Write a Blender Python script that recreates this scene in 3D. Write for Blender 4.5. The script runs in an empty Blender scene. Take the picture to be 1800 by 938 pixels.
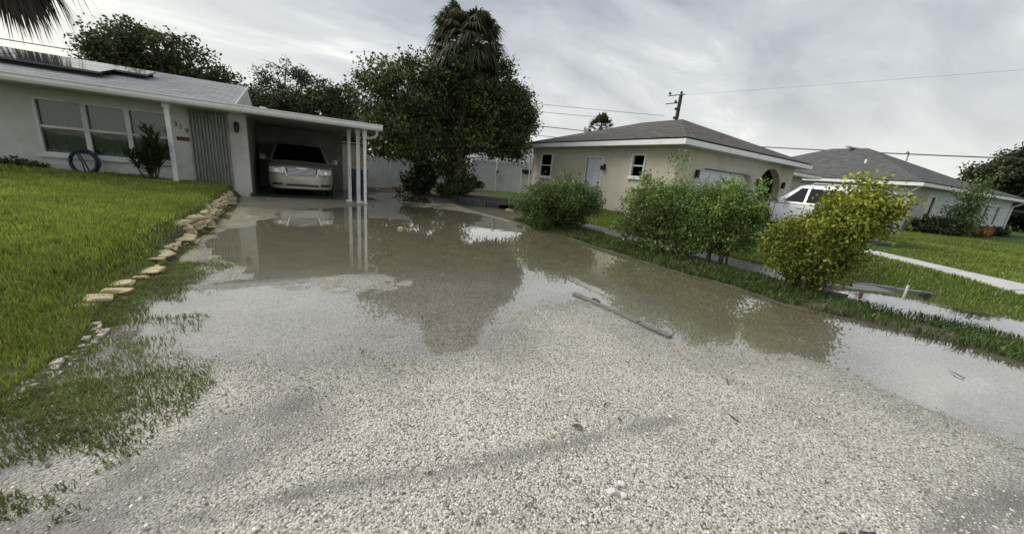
import bpy, bmesh, math, random
import numpy as np
from mathutils import Vector, Matrix

# ------------------------------------------------------------------ camera, sky, sun, exposure
S = bpy.context.scene
COL = S.collection
CAM_Z = 1.40
YAW, PITCH, ROLL = math.radians(32.2), math.radians(14.5), math.radians(-5.4)
def camera():
    cd = bpy.data.cameras.new("camera"); co = bpy.data.objects.new("camera", cd); COL.objects.link(co)
    cd.sensor_width = 36.0; cd.lens = 36.0 * 630.5 / 1800.0
    cd.clip_start = 0.05; cd.clip_end = 3000
    f = Vector((math.sin(YAW)*math.cos(PITCH), math.cos(YAW)*math.cos(PITCH), -math.sin(PITCH)))
    r = Vector((math.cos(YAW), -math.sin(YAW), 0)); d = f.cross(r)
    c, s = math.cos(ROLL), math.sin(ROLL)
    r2 = c*r + s*d; d2 = -s*r + c*d
    m = Matrix((r2, -d2, -f)).transposed().to_4x4(); m.translation = Vector((0, 0, CAM_Z))
    co.matrix_world = m; S.camera = co
camera()

SUN_AZ, SUN_EL = math.radians(-42), math.radians(40)      # azimuth from +Y towards +X
SKY_STRENGTH = 0.1
def N(t, typ, **kw):
    n = t.nodes.new(typ)
    for k, v in kw.items():
        if k == 'ins':
            for a, b in v.items(): n.inputs[a].default_value = b
        else: setattr(n, k, v)
    return n
def world():
    w = bpy.data.worlds.new("World"); S.world = w; w.use_nodes = True
    t = w.node_tree; t.nodes.clear(); L = t.links.new
    out = N(t, 'ShaderNodeOutputWorld'); bg = N(t, 'ShaderNodeBackground', ins={'Strength': SKY_STRENGTH}); L(bg.outputs[0], out.inputs[0])
    sky = N(t, 'ShaderNodeTexSky'); sky.sky_type = 'NISHITA'; sky.sun_disc = False
    sky.sun_elevation = SUN_EL; sky.sun_rotation = SUN_AZ; sky.air_density = 1.2; sky.dust_density = 2.0
    tc = N(t, 'ShaderNodeTexCoord'); sep = N(t, 'ShaderNodeSeparateXYZ'); L(tc.outputs['Generated'], sep.inputs[0])
    def M(op, a, b=None, clamp=False):
        m = N(t, 'ShaderNodeMath', operation=op, use_clamp=clamp)
        for i, v in enumerate((a, b)):
            if v is None: continue
            if isinstance(v, (int, float)): m.inputs[i].default_value = v
            else: L(v, m.inputs[i])
        return m.outputs[0]
    zc = M('MAXIMUM', sep.outputs[2], 0.0)
    den = M('ADD', zc, 0.22)
    u = M('DIVIDE', sep.outputs[0], den); v = M('DIVIDE', sep.outputs[1], den)
    cmb = N(t, 'ShaderNodeCombineXYZ'); L(u, cmb.inputs[0]); L(v, cmb.inputs[1])
    mp = N(t, 'ShaderNodeMapping'); mp.inputs['Rotation'].default_value = (0, 0, math.radians(-24)); mp.inputs['Scale'].default_value = (0.75, 1.55, 1); mp.inputs['Location'].default_value = (2.3, 0.4, 0)
    L(cmb.outputs[0], mp.inputs[0])
    n1 = N(t, 'ShaderNodeTexNoise', ins={'Scale': 1.5, 'Detail': 9.0, 'Roughness': 0.56, 'Distortion': 0.5}); L(mp.outputs[0], n1.inputs['Vector'])
    n2 = N(t, 'ShaderNodeTexNoise', ins={'Scale': 0.55, 'Detail': 4.0, 'Roughness': 0.5, 'Distortion': 0.2}); L(mp.outputs[0], n2.inputs['Vector'])
    mix = M('ADD', M('MULTIPLY', n1.outputs[0], 0.62), M('MULTIPLY', n2.outputs[0], 0.38))
    rmp = N(t, 'ShaderNodeValToRGB'); L(mix, rmp.inputs[0])
    e = rmp.color_ramp.elements
    e[0].position = 0.37; e[0].color = (2.0, 2.2, 2.65, 1); e[1].position = 0.66; e[1].color = (6.7, 6.75, 6.6, 1)
    a = e.new(0.47); a.color = (3.0, 3.2, 3.6, 1); b = e.new(0.56); b.color = (4.0, 4.2, 4.45, 1)
    # pale haze towards the horizon
    hz = M('POWER', M('SUBTRACT', 1.0, zc, True), 4.9)
    mh = N(t, 'ShaderNodeMix', data_type='RGBA', blend_type='MIX'); L(M('MULTIPLY', hz, 0.93), mh.inputs[0]); L(rmp.outputs[0], mh.inputs[6]); mh.inputs[7].default_value = (7.1, 7.1, 6.5, 1)
    # the low sun brightening the cloud in its own direction
    sd = N(t, 'ShaderNodeVectorMath', operation='DOT_PRODUCT'); L(tc.outputs['Generated'], sd.inputs[0])
    sd.inputs[1].default_value = (math.sin(SUN_AZ)*math.cos(.22), math.cos(SUN_AZ)*math.cos(.22), math.sin(.22))
    gl = M('POWER', M('MAXIMUM', sd.outputs['Value'], 0.0), 9.0)
    mg = N(t, 'ShaderNodeMix', data_type='RGBA', blend_type='MIX'); L(M('MULTIPLY', gl, 0.5), mg.inputs[0]); L(mh.outputs[2], mg.inputs[6]); mg.inputs[7].default_value = (10.5, 10.1, 8.3, 1)
    mx = N(t, 'ShaderNodeMix', data_type='RGBA', blend_type='MIX'); mx.inputs[0].default_value = 0.93
    L(sky.outputs[0], mx.inputs[6]); L(mg.outputs[2], mx.inputs[7])
    L(mx.outputs[2], bg.inputs[0])
world()
def sun():
    ld = bpy.data.lights.new("sun", 'SUN'); ld.energy = 2.0; ld.angle = math.radians(35); ld.color = (1.0, 0.95, 0.86)
    o = bpy.data.objects.new("sun", ld); COL.objects.link(o)
    dirv = Vector((math.sin(SUN_AZ)*math.cos(SUN_EL), math.cos(SUN_AZ)*math.cos(SUN_EL), math.sin(SUN_EL)))
    o.rotation_euler = dirv.to_track_quat('Z', 'Y').to_euler(); o.location = dirv*60
sun()
S.view_settings.view_transform = 'Standard'; S.view_settings.look = 'None'
S.view_settings.exposure = 0.62; S.view_settings.gamma = 1.0; S.view_settings.use_curve_mapping = False
S.render.engine = 'CYCLES'
S.cycles.max_bounces = 6; S.cycles.transparent_max_bounces = 8; S.cycles.diffuse_bounces = 3; S.cycles.glossy_bounces = 3

# ------------------------------------------------------------------ helpers
rng = np.random.default_rng(7)
random.seed(5)

def tag(o, label=None, cat=None, group=None, kind=None):
    if label: o['label'] = label
    if cat: o['category'] = cat
    if group: o['group'] = group
    if kind: o['kind'] = kind
    return o
def empty(name, loc=(0, 0, 0), rz=0.0, label=None, cat=None, group=None):
    o = bpy.data.objects.new(name, None); COL.objects.link(o); o.location = loc; o.rotation_euler = (0, 0, rz); o.empty_display_size = .2
    return tag(o, label, cat, group)
def link(name, me, mat, parent=None, smooth=None):
    if mat is not None and not me.materials: me.materials.append(mat)
    if smooth is not None:
        me.polygons.foreach_set('use_smooth', [True]*len(me.polygons))
        if smooth < 180: me.set_sharp_from_angle(angle=math.radians(smooth))
    o = bpy.data.objects.new(name, me); COL.objects.link(o)
    if parent is not None: o.parent = parent
    return o

class MB:
    def __init__(s): s.v = []; s.f = []
    def add(s, vs, fs):
        b = len(s.v); s.v += [tuple(p) for p in vs]; s.f += [tuple(b+i for i in f) for f in fs]; return s
    def box(s, x0, x1, y0, y1, z0, z1):
        return s.add([(x0,y0,z0),(x1,y0,z0),(x1,y1,z0),(x0,y1,z0),(x0,y0,z1),(x1,y0,z1),(x1,y1,z1),(x0,y1,z1)],
                     [(3,2,1,0),(4,5,6,7),(0,1,5,4),(1,2,6,5),(2,3,7,6),(3,0,4,7)])
    def hexa(s, p):   # 8 points, bottom ring then top ring
        return s.add(p, [(3,2,1,0),(4,5,6,7),(0,1,5,4),(1,2,6,5),(2,3,7,6),(3,0,4,7)])
    def quad(s, a, b, c, d): return s.add([a,b,c,d], [(0,1,2,3)])
    def cham(s, x0, x1, y0, y1, z0, z1, c=0.01):   # box with chamfered vertical and top edges
        def ring(z, i): return [(x0+i+c,y0+i,z),(x1-i-c,y0+i,z),(x1-i,y0+i+c,z),(x1-i,y1-i-c,z),(x1-i-c,y1-i,z),(x0+i+c,y1-i,z),(x0+i,y1-i-c,z),(x0+i,y0+i+c,z)]
        return s.loft([ring(z0, 0), ring(z1-c, 0), ring(z1, c)], True, True)
    def loft(s, rings, cap0=False, cap1=False, closed=True):
        n = len(rings[0]); vs = [p for r in rings for p in r]; fs = []
        for k in range(len(rings)-1):
            for i in range(n if closed else n-1):
                j = (i+1) % n
                fs.append((k*n+i, k*n+j, (k+1)*n+j, (k+1)*n+i))
        if cap0: fs.append(tuple(reversed(range(n))))
        if cap1: fs.append(tuple((len(rings)-1)*n+i for i in range(n)))
        return s.add(vs, fs)
    def tube(s, pts, r, n=8, caps=True):
        pts = [Vector(p) for p in pts]; rs = r if isinstance(r, (list, tuple)) else [r]*len(pts)
        rings = []; up = Vector((0.31, 0.17, 0.93))
        for i, p in enumerate(pts):
            t = (pts[min(i+1, len(pts)-1)] - pts[max(i-1, 0)])
            if t.length < 1e-9: t = Vector((0, 0, 1))
            t.normalize()
            a = t.cross(up)
            if a.length < 0.05: a = t.cross(Vector((1, 0, 0)))
            a.normalize(); b = t.cross(a)
            rings.append([tuple(p + (a*math.cos(2*math.pi*k/n) + b*math.sin(2*math.pi*k/n))*rs[i]) for k in range(n)])
        return s.loft(rings, caps, caps)
    def grid(s, fn, nu, nv):
        vs = [fn(i/nu, j/nv) for j in range(nv+1) for i in range(nu+1)]
        fs = [(j*(nu+1)+i, j*(nu+1)+i+1, (j+1)*(nu+1)+i+1, (j+1)*(nu+1)+i) for j in range(nv) for i in range(nu)]
        return s.add(vs, fs)
    def build(s, name, mat, parent=None, smooth=None):
        me = bpy.data.meshes.new(name); me.from_pydata(s.v, [], s.f); me.validate(); me.update()
        return link(name, me, mat, parent, smooth)

def tri_mesh(name, verts, tris, cols=None, attrs=None):
    me = bpy.data.meshes.new(name); nv, nt = len(verts), len(tris)
    me.vertices.add(nv); me.vertices.foreach_set('co', np.asarray(verts, np.float32).ravel())
    me.loops.add(nt*3); me.loops.foreach_set('vertex_index', np.asarray(tris, np.int32).ravel())
    me.polygons.add(nt); me.polygons.foreach_set('loop_start', np.arange(0, nt*3, 3, dtype=np.int32))
    me.polygons.foreach_set('loop_total', np.full(nt, 3, np.int32))
    if cols is not None:
        at = me.attributes.new('Col', 'FLOAT_COLOR', 'POINT'); c = np.ones((nv, 4), np.float32); c[:, :3] = cols; at.data.foreach_set('color', c.ravel())
    for k, a in (attrs or {}).items():
        at = me.attributes.new(k, 'FLOAT', 'POINT'); at.data.foreach_set('value', np.asarray(a, np.float32))
    me.update(calc_edges=True); me.validate()
    return me

# value noise for terrain
_tab = np.random.default_rng(3).random((256, 256))
def vnoise(x, y, s=1.0):
    x = np.asarray(x)*s + 77.3; y = np.asarray(y)*s + 31.7
    xi = np.floor(x).astype(int); yi = np.floor(y).astype(int); fx = x-xi; fy = y-yi
    fx = fx*fx*(3-2*fx); fy = fy*fy*(3-2*fy)
    g = lambda a, b: _tab[a % 256, b % 256]
    return (g(xi, yi)*(1-fx)+g(xi+1, yi)*fx)*(1-fy) + (g(xi, yi+1)*(1-fx)+g(xi+1, yi+1)*fx)*fy
def fbm(x, y, s=1.0, o=4):
    return sum(vnoise(x, y, s*2**k)*0.5**k for k in range(o)) / sum(0.5**k for k in range(o))
def sstep(a, b, x):
    t = np.clip((np.asarray(x, float)-a)/(b-a), 0, 1); return t*t*(3-2*t)

# ------------------------------------------------------------------ materials
def mat(name, col, rough=0.7, var=0.15, scale=6.0, bump=0.0, bscale=40.0, metal=0.0, spec=0.5, stretch=None, dirt=None, coat=0.0, obj_coords=True):
    m = bpy.data.materials.new(name); m.use_nodes = True; t = m.node_tree; L = t.links.new
    p = t.nodes['Principled BSDF']; p.inputs['Roughness'].default_value = rough; p.inputs['Metallic'].default_value = metal
    p.inputs['Specular IOR Level'].default_value = spec; p.inputs['Coat Weight'].default_value = coat
    tc = N(t, 'ShaderNodeTexCoord'); src = tc.outputs['Object']
    if stretch:
        mp = N(t, 'ShaderNodeMapping'); mp.inputs['Scale'].default_value = stretch; L(src, mp.inputs[0]); src = mp.outputs[0]
    n = N(t, 'ShaderNodeTexNoise', ins={'Scale': scale, 'Detail': 6.0, 'Roughness': 0.6}); L(src, n.inputs['Vector'])
    r = N(t, 'ShaderNodeValToRGB'); e = r.color_ramp.elements
    e[0].position = .3; e[1].position = .7
    e[0].color = (*[c*(1-var) for c in col], 1); e[1].color = (*[min(1, c*(1+var)) for c in col], 1)
    L(n.outputs[0], r.inputs[0]); cout = r.outputs[0]
    if dirt:   # (colour, scale, threshold low, high)
        nd = N(t, 'ShaderNodeTexNoise', ins={'Scale': dirt[1], 'Detail': 7.0, 'Roughness': 0.65}); L(tc.outputs['Object'], nd.inputs['Vector'])
        mr = N(t, 'ShaderNodeMapRange', ins={'From Min': dirt[2], 'From Max': dirt[3]}); L(nd.outputs[0], mr.inputs[0])
        mx = N(t, 'ShaderNodeMix', data_type='RGBA'); L(mr.outputs[0], mx.inputs[0]); L(cout, mx.inputs[6]); mx.inputs[7].default_value = (*dirt[0], 1); cout = mx.outputs[2]
    L(cout, p.inputs['Base Color'])
    if bump:
        nb = N(t, 'ShaderNodeTexNoise', ins={'Scale': bscale, 'Detail': 4.0}); L(src, nb.inputs['Vector'])
        b = N(t, 'ShaderNodeBump', ins={'Strength': bump, 'Distance': 0.02}); L(nb.outputs[0], b.inputs['Height']); L(b.outputs[0], p.inputs['Normal'])
    return m

def leaf_mat(name, tint=(1, 1, 1), rough=0.55, trans=0.25):
    m = bpy.data.materials.new(name); m.use_nodes = True; t = m.node_tree; L = t.links.new
    p = t.nodes['Principled BSDF']; out = t.nodes['Material Output']; p.inputs['Roughness'].default_value = rough; p.inputs['Specular IOR Level'].default_value = 0.35
    a = N(t, 'ShaderNodeAttribute', attribute_name='Col')
    tc = N(t, 'ShaderNodeTexCoord'); n = N(t, 'ShaderNodeTexNoise', ins={'Scale': 9.0, 'Detail': 2.0}); L(tc.outputs['Object'], n.inputs['Vector'])
    mr = N(t, 'ShaderNodeMapRange', ins={'From Min': .3, 'From Max': .7, 'To Min': .8, 'To Max': 1.2}); L(n.outputs[0], mr.inputs[0])
    vm = N(t, 'ShaderNodeVectorMath', operation='SCALE'); L(a.outputs['Color'], vm.inputs[0]); L(mr.outputs[0], vm.inputs['Scale'])
    L(vm.outputs[0], p.inputs['Base Color'])
    tr = N(t, 'ShaderNodeBsdfTranslucent'); L(vm.outputs[0], tr.inputs[0])
    mx = N(t, 'ShaderNodeMixShader'); mx.inputs[0].default_value = trans; L(p.outputs[0], mx.inputs[1]); L(tr.outputs[0], mx.inputs[2]); L(mx.outputs[0], out.inputs[0])
    return m

def shingle_mat(name, c1, c2, rough=0.9):
    m = bpy.data.materials.new(name); m.use_nodes = True; t = m.node_tree; L = t.links.new
    p = t.nodes['Principled BSDF']; p.inputs['Roughness'].default_value = rough; p.inputs['Specular IOR Level'].default_value = 0.25
    uv = N(t, 'ShaderNodeUVMap')
    br = N(t, 'ShaderNodeTexBrick', ins={'Scale': 1.0, 'Mortar Size': 0.008, 'Brick Width': 0.32, 'Row Height': 0.145, 'Bias': 0.0, 'Color1': (*c1, 1), 'Color2': (*c2, 1), 'Mortar': (*[c*.45 for c in c1], 1)}); L(uv.outputs[0], br.inputs['Vector'])
    n = N(t, 'ShaderNodeTexNoise', ins={'Scale': 2.2, 'Detail': 8.0, 'Roughness': .7}); L(uv.outputs[0], n.inputs['Vector'])
    mr = N(t, 'ShaderNodeMapRange', ins={'From Min': .3, 'From Max': .7, 'To Min': .72, 'To Max': 1.25}); L(n.outputs[0], mr.inputs[0])
    vm = N(t, 'ShaderNodeVectorMath', operation='SCALE'); L(br.outputs[0], vm.inputs[0]); L(mr.outputs[0], vm.inputs['Scale']); L(vm.outputs[0], p.inputs['Base Color'])
    b = N(t, 'ShaderNodeBump', ins={'Strength': .6, 'Distance': .01}); L(br.outputs['Fac'], b.inputs['Height']); b.invert = True; L(b.outputs[0], p.inputs['Normal'])
    return m

def schlick(t, normal, f0, pw):
    # reflectance that is the same from both sides of a thin sheet
    g = N(t, 'ShaderNodeNewGeometry'); d = N(t, 'ShaderNodeVectorMath', operation='DOT_PRODUCT'); t.links.new(g.outputs['Incoming'], d.inputs[0]); t.links.new(normal or g.outputs['Normal'], d.inputs[1])
    def M(op, a, b=None):
        m = N(t, 'ShaderNodeMath', operation=op)
        for i, v in enumerate((a, b)):
            if v is None: continue
            if isinstance(v, (int, float)): m.inputs[i].default_value = v
            else: t.links.new(v, m.inputs[i])
        return m.outputs[0]
    return M('ADD', M('MULTIPLY', M('POWER', M('SUBTRACT', 1.0, M('MINIMUM', M('ABSOLUTE', d.outputs['Value']), 1.0)), pw), 1-f0), f0)
def glass_mat(name, col=(.02, .025, .025), rough=0.04, ior0=.05):
    m = bpy.data.materials.new(name); m.use_nodes = True; t = m.node_tree; L = t.links.new
    out = t.nodes['Material Output']; t.nodes.remove(t.nodes['Principled BSDF'])
    tr = N(t, 'ShaderNodeBsdfTransparent', ins={'Color': (*col, 1)}); g = N(t, 'ShaderNodeBsdfGlossy', ins={'Roughness': rough, 'Color': (.95, .95, .95, 1)})
    f = schlick(t, None, ior0, 5.0); mx = N(t, 'ShaderNodeMixShader')
    n = N(t, 'ShaderNodeTexNoise', ins={'Scale': 3.0}); b = N(t, 'ShaderNodeBump', ins={'Strength': .03, 'Distance': .02}); L(n.outputs[0], b.inputs['Height']); L(b.outputs[0], g.inputs['Normal'])
    L(f, mx.inputs[0]); L(tr.outputs[0], mx.inputs[1]); L(g.outputs[0], mx.inputs[2]); L(mx.outputs[0], out.inputs[0])
    return m

MT = dict(
    stucco_grey=mat('stucco_grey', (.60, .59, .56), .85, .08, 3, .35, 90, dirt=((.45, .44, .40), 1.2, .52, .75)),
    carport_wall_shaded=mat('carport_wall_shaded', (.25, .24, .215), .85, .1, 2, .3, 90, dirt=((.17, .16, .14), 1.1, .5, .75)),  # shade inside the carport put into a darker wall colour, plus mottled dirt
    stucco_tan=mat('stucco_tan', (.60, .56, .46), .85, .07, 2, .35, 90, dirt=((.42, .39, .31), .8, .5, .8)),
    stucco_blue=mat('stucco_blue', (.58, .62, .62), .85, .06, 2, .2, 90),
    white=mat('white_paint', (.80, .81, .80), .45, .05, 5, .05, 60, dirt=((.50, .51, .48), 2.5, .55, .8)),
    white_dull=mat('white_dull', (.66, .67, .65), .6, .08, 4, .1, 50, dirt=((.36, .37, .33), 1.7, .5, .75)),
    ceiling_shaded=mat('carport_ceiling_shaded', (.26, .26, .245), .7, .06, 2, .1, 20),  # colour darkened to stand for the deep shade under the carport roof
    vinyl=mat('fence_vinyl', (.64, .66, .68), .5, .07, 1.5, .05, 30, dirt=((.36, .38, .36), 1.1, .5, .8)),
    galv=mat('galvanised', (.34, .35, .33), .5, .3, 5, .08, 40, metal=.55, stretch=(9, 9, .5)),
    concrete=mat('concrete', (.19, .20, .20), .8, .14, 4, .3, 120, dirt=((.22, .22, .2), 1.3, .5, .75)),
    concrete_white=mat('concrete_pale', (.52, .52, .51), .85, .1, 4, .25, 120),
    concrete_wet=mat('concrete_wet', (.10, .11, .12), .22, .25, 2, .06, 40),
    limestone=mat('limestone', (.50, .42, .25), .85, .3, 7, .7, 35, dirt=((.16, .14, .09), 3.0, .55, .72)),
    black=mat('black_plastic', (.015, .016, .018), .45, .2, 8, .05),
    darkgrey=mat('dark_grey', (.05, .055, .065), .6, .3, 6, .3, 20),
    red=mat('red_plaque', (.12, .012, .014), .5, .25, 20),
    blue_hose=mat('blue_hose', (.012, .022, .06), .45, .3, 20),
    solar=mat('solar_cell', (.012, .014, .022), .16, .2, 3, coat=.6),
    alu=mat('aluminium', (.45, .46, .47), .4, .1, 6, metal=.8),
    bark=mat('bark', (.085, .068, .05), .95, .4, 4, .9, 14, stretch=(3, 3, .6)),
    palm_bark=mat('palm_bark', (.15, .11, .085), .95, .35, 5, .8, 12, stretch=(1, 1, 3)),
    wood=mat('weathered_wood', (.20, .19, .17), .8, .3, 3, .5, 40, stretch=(14, 1.2, 14)),
    pole_wood=mat('pole_wood', (.06, .048, .04), .9, .3, 3, .3, 20),
    wire=mat('wire', (.05, .05, .055), .6, .1),
    door=mat('door_white', (.66, .68, .72), .4, .03, 3),
    curtain=mat('curtain', (.36, .40, .37), .9, .12, 4, .1, 60, stretch=(10, 10, .6)),
    lace=mat('lace', (.62, .63, .6), .9, .15, 20),
    interior=mat('dark_interior', (.03, .032, .03), .9, .2, 2),
    van_paint=mat('champagne_paint', (.46, .43, .37), .32, .04, 2, metal=.45, coat=.5),
    suv_paint=mat('white_car_paint', (.76, .78, .80), .25, .03, 2, coat=.6),
    tyre=mat('tyre', (.018, .018, .018), .8, .2, 20),
    rim=mat('rim', (.42, .43, .44), .35, .1, 10, metal=.8),
    chrome=mat('chrome', (.62, .64, .67), .25, .05, 8, metal=1.0),
    grille=mat('grille', (.06, .07, .085), .4, .15, 10, metal=.6),
    lamp=mat('lamp_lens', (.78, .78, .76), .12, .18, 12, coat=.5),
    glass=glass_mat('window_glass', (.62, .66, .63)),
    glass_dark=glass_mat('dark_glass', (.10, .11, .11), ior0=.02),
    glass_car=glass_mat('car_glass', (.10, .12, .12)),
    leaf_litter=mat('dead_leaf', (.16, .09, .045), .7, .35, 30, .3, 60),
    asphalt=mat('asphalt', (.05, .05, .055), .55, .35, 60, .8, 160),
    mulch=mat('mulch', (.07, .05, .035), .95, .4, 20, .8, 40),
    flower=mat('orange_flower', (.55, .16, .05), .7, .3, 20),
    pale_sand=mat('pale_sand', (.46, .43, .36), .9, .25, 12, .6, 50),
    white_stone=mat('white_stone', (.7, .69, .66), .8, .12, 30, .4, 60),
    shingle_grey=shingle_mat('shingle_grey', (.26, .27, .28), (.32, .33, .34)),
    shingle_dark=shingle_mat('shingle_dark', (.085, .08, .075), (.14, .13, .12)),
    shingle_blue=shingle_mat('shingle_blue', (.10, .10, .10), (.14, .14, .14)),
    shingle_brown=shingle_mat('shingle_brown', (.12, .085, .07), (.16, .115, .09)),
    leaf=leaf_mat('leaf'), grass=leaf_mat('grass_blade', rough=.5, trans=.3), leaf_gloss=leaf_mat('leaf_glossy', rough=.38, trans=.2),
)
# ------------------------------------------------------------------ terrain
CP = [(1.70,6.86,-6.0),(2.75,5.31,-5.0),(4.42,5.05,-5.0),(4.71,2.44,-5.0),(0.31,6.07,-5.0),(0.35,11.2,0.6),(-0.5,9.6,.3),(1.6,9.85,.25),(.5,10.3,-1.2),(1.72,10.73,-0.8),(-0.33,8.09,-1.0),(0.71,4.47,.2),(0.23,4.70,0.05),(1.18,4.18,0.05),(1.65,3.87,-0.6),(1.09,3.06,-1.0),(1.25,2.50,-0.6),(0.06,3.40,-0.9),(-0.33,3.81,-1.2),(0.23,2.42,0.3),(-0.44,2.94,-0.3),(-0.16,2.30,0.8),(1.69,2.58,-0.3),(2.60,3.28,-0.2),(2.70,4.27,-2.5),(2.06,2.20,1.5),(1.32,1.60,2.5),(2.26,1.20,3.0),(0.44,1.71,2.5),(1.06,0.99,4),(2.72,0.41,2.0),(2.77,2.49,0.8),(2.96,3.07,0.2),(2.91,1.82,0.4),(3.46,2.62,-2.0),(3.29,0.91,1.5),(3.06,0.03,1.5),(5.35,0.70,-3.0),(5.13,0.14,-3.0),(4.20,0.17,-1.2),(4.19,0.53,-0.4),(4.21,0.91,-0.4),(3.77,1.43,0.0),(3.88,-0.08,0.2),(-0.56,2.42,2.0),(-0.70,1.84,3.0),(0.69,0.91,4.5),(2.08,0.23,4.0),(3.43,1.69,-0.8),(4.56,1.40,-2.5),(-0.79,3.69,-0.6),(-0.99,3.43,-0.4),(-0.61,5.54,0.1),(3.21,3.58,-1.5),(5.44,0.94,-2.0),
      (-1.3,3,.8),(-1.2,4.5,.3),(-1.1,6,.6),(-1.2,9,1.2),(-1.3,12,1.6),(5.75,8,0),(5.7,5,-.3),(5.7,2.6,-.3),(5.9,1.2,-.5),(5.95,0,-.5),(0,13,1.5),(4,11,-.8),(4.5,8,-4),(5,12,.4),(2.3,9,-3),(3.5,13,.1),(3,15.5,-.8),(4.5,17,-.4),(3,20,.5),(6,15,1),(5.5,10,0.2),(0,0,4),(-2,0,3.5),(1,-2,4),(3.5,-2,2),(6,-2,0),(-2,-3,4),(5.5,-4,2),(1,-6,4),(-1,16,2),(1.6,16,2)]
_cp = np.array(CP); _c = _cp[:, :2]
def _phi(r2): return np.where(r2 > 1e-9, 0.5*r2*np.log(np.maximum(r2, 1e-9)), 0)
def _rbf():
    n = len(_c); A = np.zeros((n+3, n+3)); d = ((_c[:, None]-_c[None])**2).sum(-1)
    A[:n, :n] = _phi(d) + np.eye(n)*0.06; A[:n, n] = 1; A[:n, n+1:] = _c; A[n, :n] = 1; A[n+1:, :n] = _c.T
    return np.linalg.solve(A, np.concatenate([_cp[:, 2], [0, 0, 0]]))
_w = _rbf()
def drive_z(x, y):
    x = np.asarray(x, float); y = np.asarray(y, float); sh = x.shape; x = x.ravel(); y = y.ravel(); n = len(_c); out = np.zeros(len(x))
    for i in range(0, len(x), 20000):
        xx = np.clip(x[i:i+20000], -2, 6); yy = np.clip(y[i:i+20000], -5, 19); d = (xx[:, None]-_c[:, 0])**2 + (yy[:, None]-_c[:, 1])**2
        out[i:i+20000] = _phi(d) @ _w[:n] + _w[n] + xx*_w[n+1] + yy*_w[n+2]
    out = np.clip(out, -8, 6)/100.0
    out += (fbm(x, y, 1.7, 4)-.5)*0.011 + (fbm(x, y, 9, 2)-.5)*0.006
    return out.reshape(sh)
def left_edge(y): return -1.33 + (fbm(np.asarray(y)*0+3.1, y, 1.3, 3)-.5)*.22
def right_edge(y): return 5.72 + .10*np.sin(np.asarray(y)*.9) + (fbm(np.asarray(y)*0+9.1, y, 1.1, 3)-.5)*.35 + .45*sstep(2.0, 0.2, y)
def terrain(x, y):
    x = np.asarray(x, float); y = np.asarray(y, float)
    le, re = left_edge(y), right_edge(y); D = drive_z(x, y)
    # left lawn
    u = le - x; fy = sstep(3.0, 7.0, y)
    zl = .012 + (.05+.27*fy)*sstep(0, 1, u/(.95-.78*fy)) + .045*np.maximum(u-(.95-.78*fy), 0)
    zl = np.minimum(zl, .58) + (fbm(x, y, .8, 3)-.5)*.05*sstep(.2, 1.2, u)
    # right yard
    v = x - re; fb = sstep(.3, 2.6, y)
    zr = .004 + (.018+.05*fb)*sstep(0, .6, v) - .03*fb*sstep(.9, 1.3, v)*sstep(2.9, 2.3, v) + .23*sstep(2.2, 5.2, v) + .10*sstep(14, 40, v)
    zr = zr + (fbm(x, y, 1.1, 3)-.5)*.03*sstep(0, .8, v)
    zr = zr - .42*np.exp(-((x-8.75-(y-1)*-.12)/1.0)**2)*sstep(2.25, 1.7, y)*sstep(-9, -1, y) * (1-.8*sstep(.15, -.3, y))
    z = np.where(x < le, zl, np.where(x > re, zr, D))
    far = sstep(24, 40, y); z = z*(1-far) + .25*far
    return z
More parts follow.
